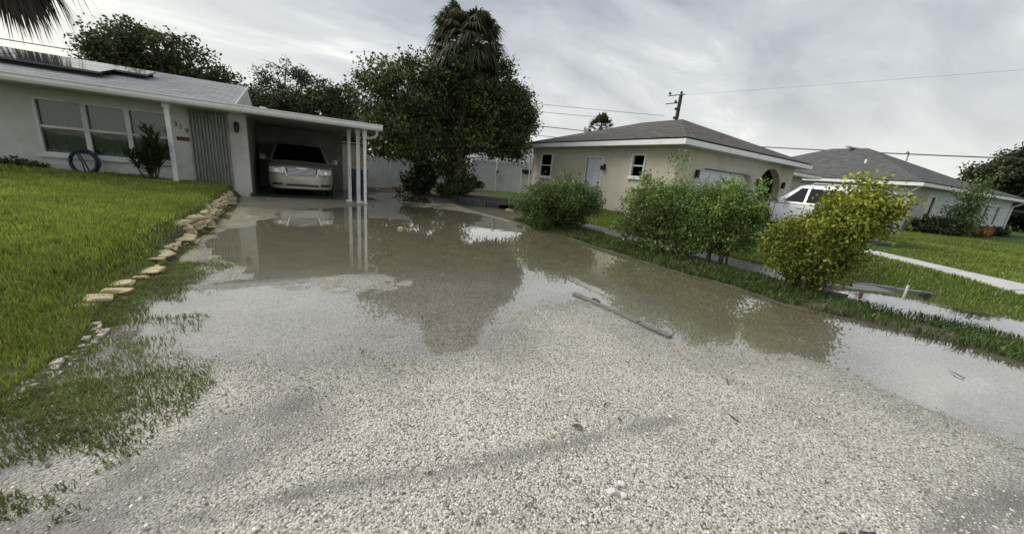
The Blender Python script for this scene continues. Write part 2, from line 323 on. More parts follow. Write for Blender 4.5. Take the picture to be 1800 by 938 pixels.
def make_ground():
    def axis(a, b, st, lim):
        c = list(np.arange(a, b+1e-6, st)); g = st; lo = []; p = a
        while p > -lim: g *= 1.35; p -= g; lo.append(p)
        hi = []; g = st; p = c[-1]
        while p < lim: g *= 1.35; p += g; hi.append(p)
        return np.array(lo[::-1] + c + hi)
    xs = axis(-12, 20, .16, 900); ys = axis(-5, 22, .16, 900)
    X, Y = np.meshgrid(xs, ys); Z = terrain(X, Y)
    le, re = left_edge(Y), right_edge(Y)
    ins = sstep(.10, .3, X-le)*sstep(.10, .3, re-X)*sstep(-8, -7.5, Y)*sstep(13.9, 13.5, Y); Z = Z - .07*ins
    slab = ((X > -1.1) & (X < 2.4) & (Y > 13.2) & (Y < 18.2)); Z = np.where(slab, -.08, Z)
    nx, ny = len(xs), len(ys); idx = np.arange(nx*ny).reshape(ny, nx)
    a, b, c, d = idx[:-1, :-1].ravel(), idx[:-1, 1:].ravel(), idx[1:, 1:].ravel(), idx[1:, :-1].ravel()
    tris = np.concatenate([np.stack([a, b, c], 1), np.stack([a, c, d], 1)])
    u = left_edge(Y)-X; v = X-right_edge(Y)
    lawn = np.maximum(sstep(0.0, .5, u), sstep(3.0, 4.0, v))
    lawn = lawn*sstep(21, 18, Y)*(1-sstep(60, 120, np.hypot(X, Y))*.3)
    me = tri_mesh('ground', np.stack([X, Y, Z], -1).reshape(-1, 3), tris, attrs={'lawn': lawn.ravel()})
    m = bpy.data.materials.new('soil_and_lawn'); m.use_nodes = True; t = m.node_tree; L = t.links.new; p = t.nodes['Principled BSDF']; p.inputs['Roughness'].default_value = .9; p.inputs['Specular IOR Level'].default_value = .2
    g = N(t, 'ShaderNodeNewGeometry'); n = N(t, 'ShaderNodeTexNoise', ins={'Scale': 2.5, 'Detail': 8.0, 'Roughness': .7}); L(g.outputs['Position'], n.inputs['Vector'])
    r1 = N(t, 'ShaderNodeValToRGB'); r1.color_ramp.elements[0].color = (.045, .04, .025, 1); r1.color_ramp.elements[1].color = (.15, .13, .095, 1); L(n.outputs[0], r1.inputs[0])
    r2 = N(t, 'ShaderNodeValToRGB'); r2.color_ramp.elements[0].color = (.03, .06, .012, 1); r2.color_ramp.elements[1].color = (.075, .13, .025, 1); L(n.outputs[0], r2.inputs[0])
    at = N(t, 'ShaderNodeAttribute', attribute_name='lawn'); mx = N(t, 'ShaderNodeMix', data_type='RGBA'); L(at.outputs['Fac'], mx.inputs[0]); L(r1.outputs[0], mx.inputs[6]); L(r2.outputs[0], mx.inputs[7]); L(mx.outputs[2], p.inputs['Base Color'])
    b = N(t, 'ShaderNodeBump', ins={'Strength': .6, 'Distance': .05}); n2 = N(t, 'ShaderNodeTexNoise', ins={'Scale': 18.0, 'Detail': 5.0}); L(g.outputs['Position'], n2.inputs['Vector']); L(n2.outputs[0], b.inputs['Height']); L(b.outputs[0], p.inputs['Normal'])
    tag(link('ground', me, m, smooth=180), 'soil and lawn ground around the flooded driveway', 'ground', kind='structure')
make_ground()

def polydist(x, y, pts):
    d = np.full(np.shape(x), 1e9)
    for (ax, ay), (bx, by) in zip(pts[:-1], pts[1:]):
        t = np.clip(((x-ax)*(bx-ax)+(y-ay)*(by-ay))/((bx-ax)**2+(by-ay)**2), 0, 1)
        d = np.minimum(d, np.hypot(x-ax-t*(bx-ax), y-ay-t*(by-ay)))
    return d
FINES = [([(-1.3, 1.4), (-.81, 1.72), (-.53, 1.9), (-.29, 2.02), (-.05, 2.12)], .18), ([(-.5, 1.5), (.03, 1.42), (.59, 1.26), (1.07, 1.19), (1.96, 1.05)], .05), ([(-1.5, 1.0), (-.9, 1.5), (-.45, 1.72), (.0, 1.9)], .20), ([(3.6, -.2), (3.18, -.14), (2.7, -.01), (2.3, -.05)], .12)]
def fines(x, y):
    f = np.zeros(np.shape(x))
    for p, w in FINES: f = np.maximum(f, np.exp(-(polydist(x, y, p)/w)**2)*(.45+.9*(fbm(x, y, 5, 3)-.2)))
    f = np.maximum(f, np.exp(-(np.maximum(x-left_edge(y), 0)/.55)**2)*sstep(.8, 1.4, y)*sstep(6.8, 5.0, y)*(.45+1.0*fbm(x, y, 3, 3)))
    return np.clip(f, 0, 1)
def road_edge(x):
    return np.interp(x, [-6, -3, -.4, .2, .57, .8, 1.2, 1.75, 1.93, 2.12, 2.3, 3, 9], [.6, .62, .78, .90, .87, .78, .48, .16, .27, .20, -.2, -.75, -.8]) + (fbm(x, np.asarray(x)*0, 9, 3)-.5)*.12
def silt(X, Y):
    return np.clip(sstep(4.3, 6.2, Y + .35*X)+sstep(.7, 1.7, X-2.9+.25*(3-Y))*sstep(.9, 1.9, Y)*.9, 0, 1)
def make_driveway():
    ys = np.concatenate([np.arange(-7, -.5, .25), np.arange(-.5, 5, .035), np.arange(5, 14.01, .09)])
    s = np.linspace(0, 1, 190)
    Y, Sx = np.meshgrid(ys, s, indexing='ij'); le, re = left_edge(Y)-.06, right_edge(Y)+.06
    X = le + (re-le)*Sx; Z = drive_z(X, Y)
    edge = sstep(0, .03, Sx)*sstep(1, .97, Sx); Z = Z*edge + (1-edge)*np.minimum(Z, -.03)
    ny, nx = X.shape; idx = np.arange(nx*ny).reshape(ny, nx)
    a, b, c, d = idx[:-1, :-1].ravel(), idx[:-1, 1:].ravel(), idx[1:, 1:].ravel(), idx[1:, :-1].ravel()
    tris = np.concatenate([np.stack([a, b, c], 1), np.stack([a, c, d], 1)])
    mud = silt(X, Y)
    me = tri_mesh('driveway', np.stack([X, Y, Z], -1).reshape(-1, 3), tris, attrs={'fines': fines(X, Y).ravel(), 'mud': mud.ravel()})
    m = bpy.data.materials.new('shell_gravel'); m.use_nodes = True; t = m.node_tree; L = t.links.new; p = t.nodes['Principled BSDF']
    g = N(t, 'ShaderNodeNewGeometry'); sep = N(t, 'ShaderNodeSeparateXYZ'); L(g.outputs['Position'], sep.inputs[0])
    vo = N(t, 'ShaderNodeTexVoronoi', ins={'Scale': 105.0, 'Randomness': 1.0}); L(g.outputs['Position'], vo.inputs['Vector'])
    vo2 = N(t, 'ShaderNodeTexVoronoi', ins={'Scale': 210.0}); L(g.outputs['Position'], vo2.inputs['Vector'])
    sc = N(t, 'ShaderNodeSeparateColor'); L(vo.outputs['Color'], sc.inputs[0])
    r = N(t, 'ShaderNodeValToRGB'); L(sc.outputs[0], r.inputs[0]); e = r.color_ramp.elements
    e[0].position = 0; e[0].color = (.13, .12, .11, 1); e[1].position = 1; e[1].color = (.82, .80, .74, 1)
    for pos, c in ((.2, (.40, .375, .315)), (.5, (.60, .565, .48)), (.8, (.70, .67, .58))): x = e.new(pos); x.color = (*c, 1)
    # dark gaps between the shells
    mr = N(t, 'ShaderNodeMapRange', ins={'From Min': .006, 'From Max': .011, 'To Min': 1.0, 'To Max': .42}); L(vo.outputs['Distance'], mr.inputs[0])
    mr.inputs['From Min'].default_value = .45; mr.inputs['From Max'].default_value = .95
    s1 = N(t, 'ShaderNodeVectorMath', operation='SCALE'); L(r.outputs[0], s1.inputs[0]); L(mr.outputs[0], s1.inputs['Scale'])
    nb = N(t, 'ShaderNodeTexNoise', ins={'Scale': 1.6, 'Detail': 6.0, 'Roughness': .65}); L(g.outputs['Position'], nb.inputs['Vector'])
    mb = N(t, 'ShaderNodeMapRange', ins={'From Min': .3, 'From Max': .7, 'To Min': .80, 'To Max': 1.15}); L(nb.outputs[0], mb.inputs[0])
    s2 = N(t, 'ShaderNodeVectorMath', operation='SCALE'); L(s1.outputs[0], s2.inputs[0]); L(mb.outputs[0], s2.inputs['Scale'])
    fa = N(t, 'ShaderNodeAttribute', attribute_name='fines'); mf = N(t, 'ShaderNodeMix', data_type='RGBA'); L(fa.outputs['Fac'], mf.inputs[0]); L(s2.outputs[0], mf.inputs[6]); mf.inputs[7].default_value = (.19, .18, .165, 1)
    # silt settled on the parts that stay flooded
    ma = N(t, 'ShaderNodeAttribute', attribute_name='mud')
    nm = N(t, 'ShaderNodeTexNoise', ins={'Scale': 2.3, 'Detail': 9.0, 'Roughness': .72}); L(g.outputs['Position'], nm.inputs['Vector'])
    rm = N(t, 'ShaderNodeValToRGB'); L(nm.outputs[0], rm.inputs[0]); q = rm.color_ramp.elements
    q[0].position = .3; q[0].color = (.24, .215, .135, 1); q[1].position = .72; q[1].color = (.52, .475, .34, 1)
    mm = N(t, 'ShaderNodeMix', data_type='RGBA'); mfac = N(t, 'ShaderNodeMath', operation='MULTIPLY'); mfac.inputs[1].default_value = .88; L(ma.outputs['Fac'], mfac.inputs[0])
    L(mfac.outputs[0], mm.inputs[0]); L(mf.outputs[2], mm.inputs[6]); L(rm.outputs[0], mm.inputs[7])
    wd = N(t, 'ShaderNodeMapRange', ins={'From Min': .0, 'From Max': .022, 'To Min': .74, 'To Max': 1.0}); L(sep.outputs[2], wd.inputs[0]); wc = N(t, 'ShaderNodeVectorMath', operation='SCALE'); L(mm.outputs[2], wc.inputs[0]); L(wd.outputs[0], wc.inputs['Scale']); L(wc.outputs[0], p.inputs['Base Color'])
    # wet close to the water level
    wt = N(t, 'ShaderNodeMapRange', ins={'From Min': .004, 'From Max': .022, 'To Min': .22, 'To Max': .62}); L(sep.outputs[2], wt.inputs[0]); L(wt.outputs[0], p.inputs['Roughness'])
    b = N(t, 'ShaderNodeBump', ins={'Strength': .8, 'Distance': .008}); b.invert = True; L(vo.outputs['Distance'], b.inputs['Height'])
    b2 = N(t, 'ShaderNodeBump', ins={'Strength': .5, 'Distance': .006}); b2.invert = True; L(vo2.outputs['Distance'], b2.inputs['Height']); L(b.outputs[0], b2.inputs['Normal']); L(b2.outputs[0], p.inputs['Normal'])
    tag(link('driveway', me, m, smooth=180), 'shell gravel driveway half under flood water', 'driveway', kind='structure')
make_driveway()

def make_water():
    m = bpy.data.materials.new('flood_water'); m.use_nodes = True; t = m.node_tree; L = t.links.new
    out = t.nodes['Material Output']; t.nodes.remove(t.nodes['Principled BSDF'])
    g = N(t, 'ShaderNodeNewGeometry'); n = N(t, 'ShaderNodeTexNoise', ins={'Scale': 3.0, 'Detail': 3.0}); L(g.outputs['Position'], n.inputs['Vector'])
    b = N(t, 'ShaderNodeBump', ins={'Strength': .05, 'Distance': .02}); L(n.outputs[0], b.inputs['Height'])
    tr = N(t, 'ShaderNodeBsdfTransparent', ins={'Color': (.95, .94, .91, 1)}); df = N(t, 'ShaderNodeBsdfDiffuse', ins={'Color': (.31, .27, .17, 1)})
    m1 = N(t, 'ShaderNodeMixShader'); ma = N(t, 'ShaderNodeAttribute', attribute_name='murk'); mm_ = N(t, 'ShaderNodeMapRange', ins={'To Min': .02, 'To Max': .24}); L(ma.outputs['Fac'], mm_.inputs[0]); L(mm_.outputs[0], m1.inputs[0]); L(tr.outputs[0], m1.inputs[1]); L(df.outputs[0], m1.inputs[2])
    gl = N(t, 'ShaderNodeBsdfGlossy', ins={'Roughness': .015, 'Color': (1, 1, 1, 1)}); L(b.outputs[0], gl.inputs['Normal'])
    f = schlick(t, b.outputs[0], .06, 2.9)
    m2 = N(t, 'ShaderNodeMixShader'); L(f, m2.inputs[0]); L(m1.outputs[0], m2.inputs[1]); L(gl.outputs[0], m2.inputs[2]); L(m2.outputs[0], out.inputs[0])
    xs = np.arange(-1.55, 10.66, .2); ys = np.arange(-1.2, 21.01, .2); X, Y = np.meshgrid(xs, ys); nx, ny = len(xs), len(ys); idx = np.arange(nx*ny).reshape(ny, nx)
    a, b_, c, d = idx[:-1, :-1].ravel(), idx[:-1, 1:].ravel(), idx[1:, 1:].ravel(), idx[1:, :-1].ravel()
    me = tri_mesh('flood_water', np.stack([X, Y, X*0], -1).reshape(-1, 3), np.concatenate([np.stack([a, b_, c], 1), np.stack([a, c, d], 1)]), attrs={'murk': silt(X, Y).ravel()})
    tag(link('flood_water', me, m), 'shallow muddy flood water standing on the driveway', 'water', kind='structure')
make_water()

def make_road():
    xs = np.concatenate([np.linspace(-60, -3.2, 30), np.arange(-3, 4, .03), np.linspace(4.2, 60, 30)]); ts = np.linspace(0, 1, 22)**2
    V = []
    for tt in ts:
        y = road_edge(xs) - tt*7.0; z = terrain(xs, y)
        V.append(np.stack([xs, y, np.where(tt < .001, z-.004, z+.006)], 1))
    V = np.concatenate(V); n = len(xs); idx = np.arange(len(V)).reshape(len(ts), n)
    a, b, c, d = idx[:-1, :-1].ravel(), idx[:-1, 1:].ravel(), idx[1:, 1:].ravel(), idx[1:, :-1].ravel()
    me = tri_mesh('road', V, np.concatenate([np.stack([a, c, b], 1), np.stack([a, d, c], 1)]))
    tag(link('road', me, MT['asphalt'], smooth=180), 'dark asphalt edge of the street at the bottom', 'road', kind='structure')
make_road()

def make_pebbles():
    n = 150000
    # denser near the place where the driveway meets the street
    y = -.6 + 6.2*rng.random(n)**1.5; x = -1.35 + 6.6*rng.random(n)
    d = np.hypot(x, y); dens = np.clip((2.3/np.maximum(d, .6))**1.7, 0, 1); dens *= np.where(y < road_edge(x)-.05, .10, 1.0)
    z = drive_z(x, y); f = fines(x, y); keep = (rng.random(n) < dens*(1-.8*f)) & (z > -.014)
    x, y, z = x[keep], y[keep], z[keep]; n = len(x)
    onroad = y < road_edge(x); z = z + np.where(onroad, .006, 0)
    r = (.0026 + .0048*rng.random(n)**2.4); big = rng.random(n) < .06; r[big] *= 1.55; sm = rng.random(n) < .35; r[sm] *= .65
    base = np.array([(1, 0, 0), (0, 1, 0), (-1, 0, 0), (0, -1, 0), (.5, .5, .8), (-.5, .4, .85), (0, 0, -.8), (-.1, -.6, .7)], float)
    tr = np.array([(0, 1, 4), (1, 5, 4), (1, 2, 5), (2, 7, 5), (2, 3, 7), (3, 0, 7), (0, 4, 7), (4, 5, 7)])
    an = rng.random(n)*6.283; ca, sa = np.cos(an), np.sin(an)
    sc = np.stack([r*(.8+.7*rng.random(n)), r*(.7+.4*rng.random(n)), r*(.35+.5*rng.random(n))], 1)
    P = base[None]*sc[:, None]*(1+.35*(rng.random((n, 8, 1))-.5))
    V = np.empty_like(P); V[..., 0] = P[..., 0]*ca[:, None]-P[..., 1]*sa[:, None]+x[:, None]; V[..., 1] = P[..., 0]*sa[:, None]+P[..., 1]*ca[:, None]+y[:, None]; V[..., 2] = P[..., 2]+z[:, None]+sc[:, 2:3]*.25
    k = rng.random(n); lum = np.where(k < .08, .10+.1*rng.random(n), np.where(k < .42, .28+.18*rng.random(n), .50+.32*rng.random(n)))
    lum *= (.66+.34*sstep(.0, .022, z)); col = np.stack([lum, lum*.945, lum*(.77+.09*rng.random(n))], 1)
    me = tri_mesh('gravel', V.reshape(-1, 3), (tr[None]+(np.arange(n)*8)[:, None, None]).reshape(-1, 3), np.repeat(col, 8, 0))
    m = bpy.data.materials.new('shell_pebbles'); m.use_nodes = True; t = m.node_tree; p = t.nodes['Principled BSDF']; p.inputs['Roughness'].default_value = .5
    a = N(t, 'ShaderNodeAttribute', attribute_name='Col'); nn = N(t, 'ShaderNodeTexNoise', ins={'Scale': 300.0}); mr = N(t, 'ShaderNodeMapRange', ins={'To Min': .75, 'To Max': 1.25}); t.links.new(nn.outputs[0], mr.inputs[0])
    vm = N(t, 'ShaderNodeVectorMath', operation='SCALE'); t.links.new(a.outputs['Color'], vm.inputs[0]); t.links.new(mr.outputs[0], vm.inputs['Scale']); t.links.new(vm.outputs[0], p.inputs['Base Color'])
    tag(link('gravel', me, m), 'loose pale shell gravel scattered over the dry driveway', 'gravel', kind='stuff')
    print('pebbles', n)
make_pebbles()

# ------------------------------------------------------------------ grass
def blades(name, x, y, z, h, w, col, label, cat='grass', lean=.5):
    n = len(x); an = rng.random(n)*6.283; ln = h*lean*(.3+rng.random(n)); la = rng.random(n)*6.283
    dx, dy = np.cos(an)*w/2, np.sin(an)*w/2; lx, ly = np.cos(la)*ln, np.sin(la)*ln
    V = np.empty((n, 5, 3))
    V[:, 0] = np.stack([x-dx, y-dy, z-.01], 1); V[:, 1] = np.stack([x+dx, y+dy, z-.01], 1)
    V[:, 2] = np.stack([x-dx*.75+lx*.35, y-dy*.75+ly*.35, z+h*.6], 1); V[:, 3] = np.stack([x+dx*.75+lx*.35, y+dy*.75+ly*.35, z+h*.6], 1)
    V[:, 4] = np.stack([x+lx, y+ly, z+h*(1-.25*lean*rng.random(n))], 1)
    tr = np.array([(0, 1, 3), (0, 3, 2), (2, 3, 4)])
    me = tri_mesh(name, V.reshape(-1, 3), (tr[None]+(np.arange(n)*5)[:, None, None]).reshape(-1, 3), np.repeat(col, 5, 0))
    return tag(link(name, me, MT['grass'], smooth=180), label, cat, kind='stuff')
def gcol(n, base, x, y, dry=.06, s=.9):
    p = fbm(x, y, s, 3)[:, None]; c = np.array(base)[None]*(.55+.95*p)*(.7+.6*rng.random((n, 1)))
    k = rng.random(n) < dry; c[k] = np.array((.24, .20, .08))*(.6+.6*rng.random((k.sum(), 1))); return c
def lawn_left():
    n = 300000; d = 2.4+11.2*rng.random(n)**1.35; x = -1.2-8.8*rng.random(n)**1.15; y = d
    r = np.hypot(x, y); keep = (rng.random(n) < np.clip((5.5/r)**1.3, .22, 1)) & (x < left_edge(y)-.02) & (y < 13.35)
    # ragged, thinner fringe along the driveway
    u = left_edge(y)-x; keep &= rng.random(n) < .7+.3*sstep(.0, .3, u)
    x, y = x[keep], y[keep]; u = u[keep]; n = len(x); r = np.hypot(x, y); z = terrain(x, y)
    h = (.04+.04*rng.random(n)+.06*np.maximum(fbm(x, y, 1.6, 3)-.5, 0)*2)*(.55+.45*sstep(0, .5, u)); w = (.005+.004*rng.random(n))*np.clip(r/4.5, 1, 2.6)
    blades('lawn_grass', x, y, z, h, w, gcol(n, (.25, .325, .052), x, y, .09), 'lush green lawn grass sloping up to the house with solar panels')
def verge_left():
    n = 230000; x = -1.45+1.25*rng.random(n); y = .6+11.9*rng.random(n)**1.6
    u = x-left_edge(y); pn = fbm(x, y, 2.3, 4)
    wid = np.interp(y, [.6, 1.4, 2.0, 2.5, 3.1, 3.6, 4.4, 5.5, 6.5, 9, 12.5], [.5, .55, .75, .85, .55, .6, .4, .65, .45, .22, .12])
    keep = (u > -.05) & (u < wid*(.6+.9*pn)) & (rng.random(n) < sstep(.36, .62, pn)*(1.15-u/np.maximum(wid, .1)*.8))
    keep &= ~((np.abs(y-3.25) < .45) & (rng.random(n) < .6))
    x, y = x[keep], y[keep]; n = len(x); z = terrain(x, y)
    blades('verge_weeds', x, y, z,   .012+.028*rng.random(n), .004+.004*rng.random(n), gcol(n, (.15, .195, .045), x, y, .14, 2), 'flattened weedy grass along the left edge of the driveway', lean=1.1)
def yard_right():
    n = 230000; y = -3+17*rng.random(n)**1.1; x = 8.2+22*rng.random(n)**1.5
    re = right_edge(y); keep = (x > re+2.4) & (y < 16) & ~((x > 10.95) & (x < 20.5) & (y > 7.8)) & ~path_mask(x, y)
    keep &= (~((x > 27.8) & (y > 5.6))) & ~((x-8.75 > -1.1) & (x-8.75 < .6+.3*np.sin(y*5)) & (y < 1.95) & (y > .1) & (rng.random(n) < .9))
    x, y = x[keep], y[keep]; n = len(x); r = np.hypot(x, y); z = terrain(x, y); bed = fbm(x, y, 1.3, 3)
    blades('yard_grass', x, y, z, .04+.04*rng.random(n), (.006+.006*rng.random(n))*np.clip(r/6, 1, 4), gcol(n, (.175, .235, .04), x, y, .06, .5), 'short mown grass of the neighbouring front yards')
def berm_right():
    n = 60000; y = -1.5+11*rng.random(n); x = 5.6+2.3*rng.random(n)
    v = x-right_edge(y); pn = fbm(x, y, 1.9, 4)
    keep = (v > .02+.25*(pn-.4)) & (v < np.interp(y, [-1.5, 1.6, 2.4, 9.5], [1.7, 1.5, 1.2, 1.35])+.3*(pn-.5)) & (rng.random(n) < sstep(.3, .52, pn)+.15)
    keep &= (rng.random(n) < np.where(y < 1.9, .55, 1))
    x, y = x[keep], y[keep]; n = len(x); z = terrain(x, y)
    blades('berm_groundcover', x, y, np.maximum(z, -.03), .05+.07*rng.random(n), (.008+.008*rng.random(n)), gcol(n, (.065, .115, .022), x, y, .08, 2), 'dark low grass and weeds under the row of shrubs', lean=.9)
def path_mask(x, y):
    # the pale concrete walk leading from the neighbour's drive to the street
    ax, ay, bx, by = 12.55, 3.2, 10.2, -1.2
    t = ((x-ax)*(bx-ax)+(y-ay)*(by-ay))/((bx-ax)**2+(by-ay)**2); d = np.hypot(x-ax-t*(bx-ax), y-ay-t*(by-ay))
    return ((d < .45) & (t > -.05)) | ((x > 12.1) & (x < 17.8) & (y > 2.9) & (y < 7.85))
lawn_left(); verge_left(); yard_right(); berm_right()

def make_paths():
    mb = MB(); a = Vector((12.75, 3.55)); b = Vector((9.9, -1.75)); d = (b-a).normalized(); nrm = Vector((d.y, -d.x))*.42
    nseg = 5
    for i in range(nseg):
        p = a.lerp(b, i/nseg+.003); q = a.lerp(b, (i+1)/nseg-.003)
        zt = .035; pts = []
        for c in (p+nrm, p-nrm, q-nrm, q+nrm): pts.append((c.x, c.y, float(terrain(c.x, c.y))-.05))
        for c in (p+nrm, p-nrm, q-nrm, q+nrm): pts.append((c.x, c.y, max(.16, float(terrain(c.x, c.y)))+zt))
        o = MB().hexa(pts).build('paving_slab', MT['concrete_white'])
        if i == 0: root = tag(empty('path', (0, 0, 0)), 'pale concrete walk crossing the neighbouring lawn', 'path', kind='structure')
        o.parent = root
    mb = MB(); mb.box(12.0, 17.9, 3.6, 7.8, .1, .315)
    tag(mb.build('parking_pad', MT['concrete']), 'concrete parking pad in front of the beige garage', 'driveway', kind='structure')
    # wet concrete strip behind the row of shrubs
    mb = MB(); mb.grid(lambda u, v: (7.15 + u*1.25 + .25*math.sin(v*5) , 2.5 + v*7.2, .052+.02*u), 2, 12)
    tag(mb.build('wet_strip', MT['concrete_wet']), 'wet grey strip of pavement behind the shrub row', 'path', kind='structure')
    sl = MB(); sl.box(-1.02, 2.32, 13.45, 18.0, -.06, .022)
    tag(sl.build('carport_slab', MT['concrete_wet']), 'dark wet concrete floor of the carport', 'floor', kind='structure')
make_paths()
# ------------------------------------------------------------------ buildings
def poly_roof(name, polys, mt, parent, thick=.05):
    """polys: lists of 3-4 points, counter-clockwise from above; real thickness; UVs in metres along eave and slope"""
    vs, fs, uvs = [], [], []
    for P in polys:
        P = [Vector(p) for p in P]; nrm = (P[1]-P[0]).cross(P[2]-P[0]).normalized()
        if nrm.z < 0: P.reverse(); nrm = -nrm
        ud = Vector((0, 0, 1)).cross(nrm); ud = ud.normalized() if ud.length > 1e-4 else Vector((1, 0, 0)); vd = nrm.cross(ud)
        b = len(vs); vs += [tuple(p) for p in P]; fs.append(tuple(range(b, b+len(P)))); uvs += [(p.dot(ud), p.dot(vd)) for p in P]
        b = len(vs); Q = [p-Vector((0, 0, thick)) for p in P]; vs += [tuple(p) for p in Q]; fs.append(tuple(reversed(range(b, b+len(P))))); uvs += [(p.dot(ud), p.dot(vd)) for p in reversed(Q)]
    me = bpy.data.meshes.new(name); me.from_pydata(vs, [], fs); uv = me.uv_layers.new(name='UVMap')
    uv.data.foreach_set('uv', np.array(uvs, np.float32).ravel()); me.update()
    return link(name, me, mt, parent)

def wall(o, ud, nd, W, z0, z1, openings, th=.18, cap0=True):
    """o: start point (x,y), ud: unit direction, nd: outward normal, openings (u0,u1,v0,v1) absolute z"""
    mb = MB(); ux, uy = ud; nx, ny = nd
    us = sorted({0.0, W, *[a for q in openings for a in q[:2]]}); zs = sorted({z0, z1, *[a for q in openings for a in q[2:4]]})
    P = lambda u, z, d: (o[0]+ux*u-nx*d, o[1]+uy*u-ny*d, z)
    for a, b in zip(us[:-1], us[1:]):
        for c, d in zip(zs[:-1], zs[1:]):
            m1, m2 = (a+b)/2, (c+d)/2
            if any(q[0] < m1 < q[1] and q[2] < m2 < q[3] for q in openings): continue
            mb.quad(P(a, c, 0), P(b, c, 0), P(b, d, 0), P(a, d, 0)); mb.quad(P(b, c, th), P(a, c, th), P(a, d, th), P(b, d, th))
    for a, b, c, d in openings:
        mb.quad(P(a, c, 0), P(a, d, 0), P(a, d, th), P(a, c, th)); mb.quad(P(b, d, 0), P(b, c, 0), P(b, c, th), P(b, d, th))
        mb.quad(P(a, d, 0), P(b, d, 0), P(b, d, th), P(a, d, th)); mb.quad(P(b, c, 0), P(a, c, 0), P(a, c, th), P(b, c, th))
    for u in ((0.0, W) if cap0 else (W,)): mb.quad(P(u, z0, 0), P(u, z1, 0), P(u, z1, th), P(u, z0, th))
    mb.quad(P(0, z1, 0), P(W, z1, 0), P(W, z1, th), P(0, z1, th))
    return mb
def lbox(mb, o, ud, nd, u0, u1, d0, d1, z0, z1):
    """box in wall coordinates; d measured outward"""
    P = lambda u, d, z: (o[0]+ud[0]*u+nd[0]*d, o[1]+ud[1]*u+nd[1]*d, z)
    return mb.hexa([P(u0, d0, z0), P(u1, d0, z0), P(u1, d1, z0), P(u0, d1, z0), P(u0, d0, z1), P(u1, d0, z1), P(u1, d1, z1), P(u0, d1, z1)])
def window(parent, o, ud, nd, u0, u1, z0, z1, frame=.05, sashes=1, sill=True, curtain=None, glass='glass_dark', fm='white', hung=True, lace=False, trim=0):
    """one framed window unit group: frame with sashes (sub-parts pane, rail, sill, curtain)"""
    f = MB()
    lbox(f, o, ud, nd, u0, u0+frame, -.10, .022+trim, z0, z1); lbox(f, o, ud, nd, u1-frame, u1, -.10, .022+trim, z0, z1)
    lbox(f, o, ud, nd, u0+frame, u1-frame, -.10, .02+trim, z1-frame, z1); lbox(f, o, ud, nd, u0+frame, u1-frame, -.10, .02+trim, z0, z0+frame)
    w = f.build('window', MT[fm], parent)
    iu0, iu1 = u0+frame, u1-frame; st = (iu1-iu0)/sashes; zm = (z0+z1)/2
    for k in range(sashes):
        a, b = iu0+k*st, iu0+(k+1)*st
        if k: m = MB(); lbox(m, o, ud, nd, a-.045, a+.045, -.08, .018, z0+frame, z1-frame); m.build('mullion', MT[fm], w); a += .045
        if k < sashes-1: b -= .045
        if hung: m = MB(); lbox(m, o, ud, nd, a+.001, b-.001, -.07, -.012, zm-.025, zm+.025); m.build('meeting_rail', MT[fm], w)
        segs = ((z0+frame, zm-.025), (zm+.025, z1-frame)) if hung else ((z0+frame, z1-frame),)
        for i, (za, zb) in enumerate(segs):
            m = MB(); lbox(m, o, ud, nd, a, b, -.052-.012*i, -.048-.012*i, za, zb); m.build('pane', MT[glass], w)
        if curtain:
            m = MB()
            def fn(s, q, a=a, b=b):
                u = a+(b-a)*s; d = -.20+.018*math.sin(s*46+k*2)+.008*math.sin(s*101)
                return (o[0]+ud[0]*u+nd[0]*d, o[1]+ud[1]*u+nd[1]*d, z0+.02+(z1-z0-.04)*q)
            m.grid(fn, 60, 1); m.build('curtain', MT[curtain], w, smooth=180)
        if lace:
            m = MB(); n = 24
            for i in range(n):
                s0, s1 = a+(b-a)*i/n, a+(b-a)*(i+1)/n; hh = .10+.05*random.random()+(.10 if i % 7 == 3 else 0)
                P = lambda u, z: (o[0]+ud[0]*u+nd[0]*-.12, o[1]+ud[1]*u+nd[1]*-.12, z)
                m.add([P(s0, z0), P(s1, z0), P(s1, z0+hh*.8), P((s0+s1)/2, z0+hh), P(s0, z0+hh*.8)], [(0, 1, 2, 3, 4)])
            m.build('lace_trim', MT['lace'], w)
    if sill: m = MB(); lbox(m, o, ud, nd, u0-.06, u1+.06, 0.003, .075, z0-.07, z0-.002); m.build('sill', MT[fm], w)
    return w

def text_part(body, size, mt, parent, loc, rot, name):
    c = bpy.data.curves.new('t', 'FONT'); c.body = body; c.size = size; c.extrude = .008; c.align_x = 'CENTER'; c.align_y = 'CENTER'
    o = bpy.data.objects.new('tmp', c); COL.objects.link(o); dg = bpy.context.evaluated_depsgraph_get(); me = bpy.data.meshes.new_from_object(o.evaluated_get(dg)); bpy.data.objects.remove(o)
    q = link(name, me, mt, parent); q.location = loc; q.rotation_euler = rot; return q

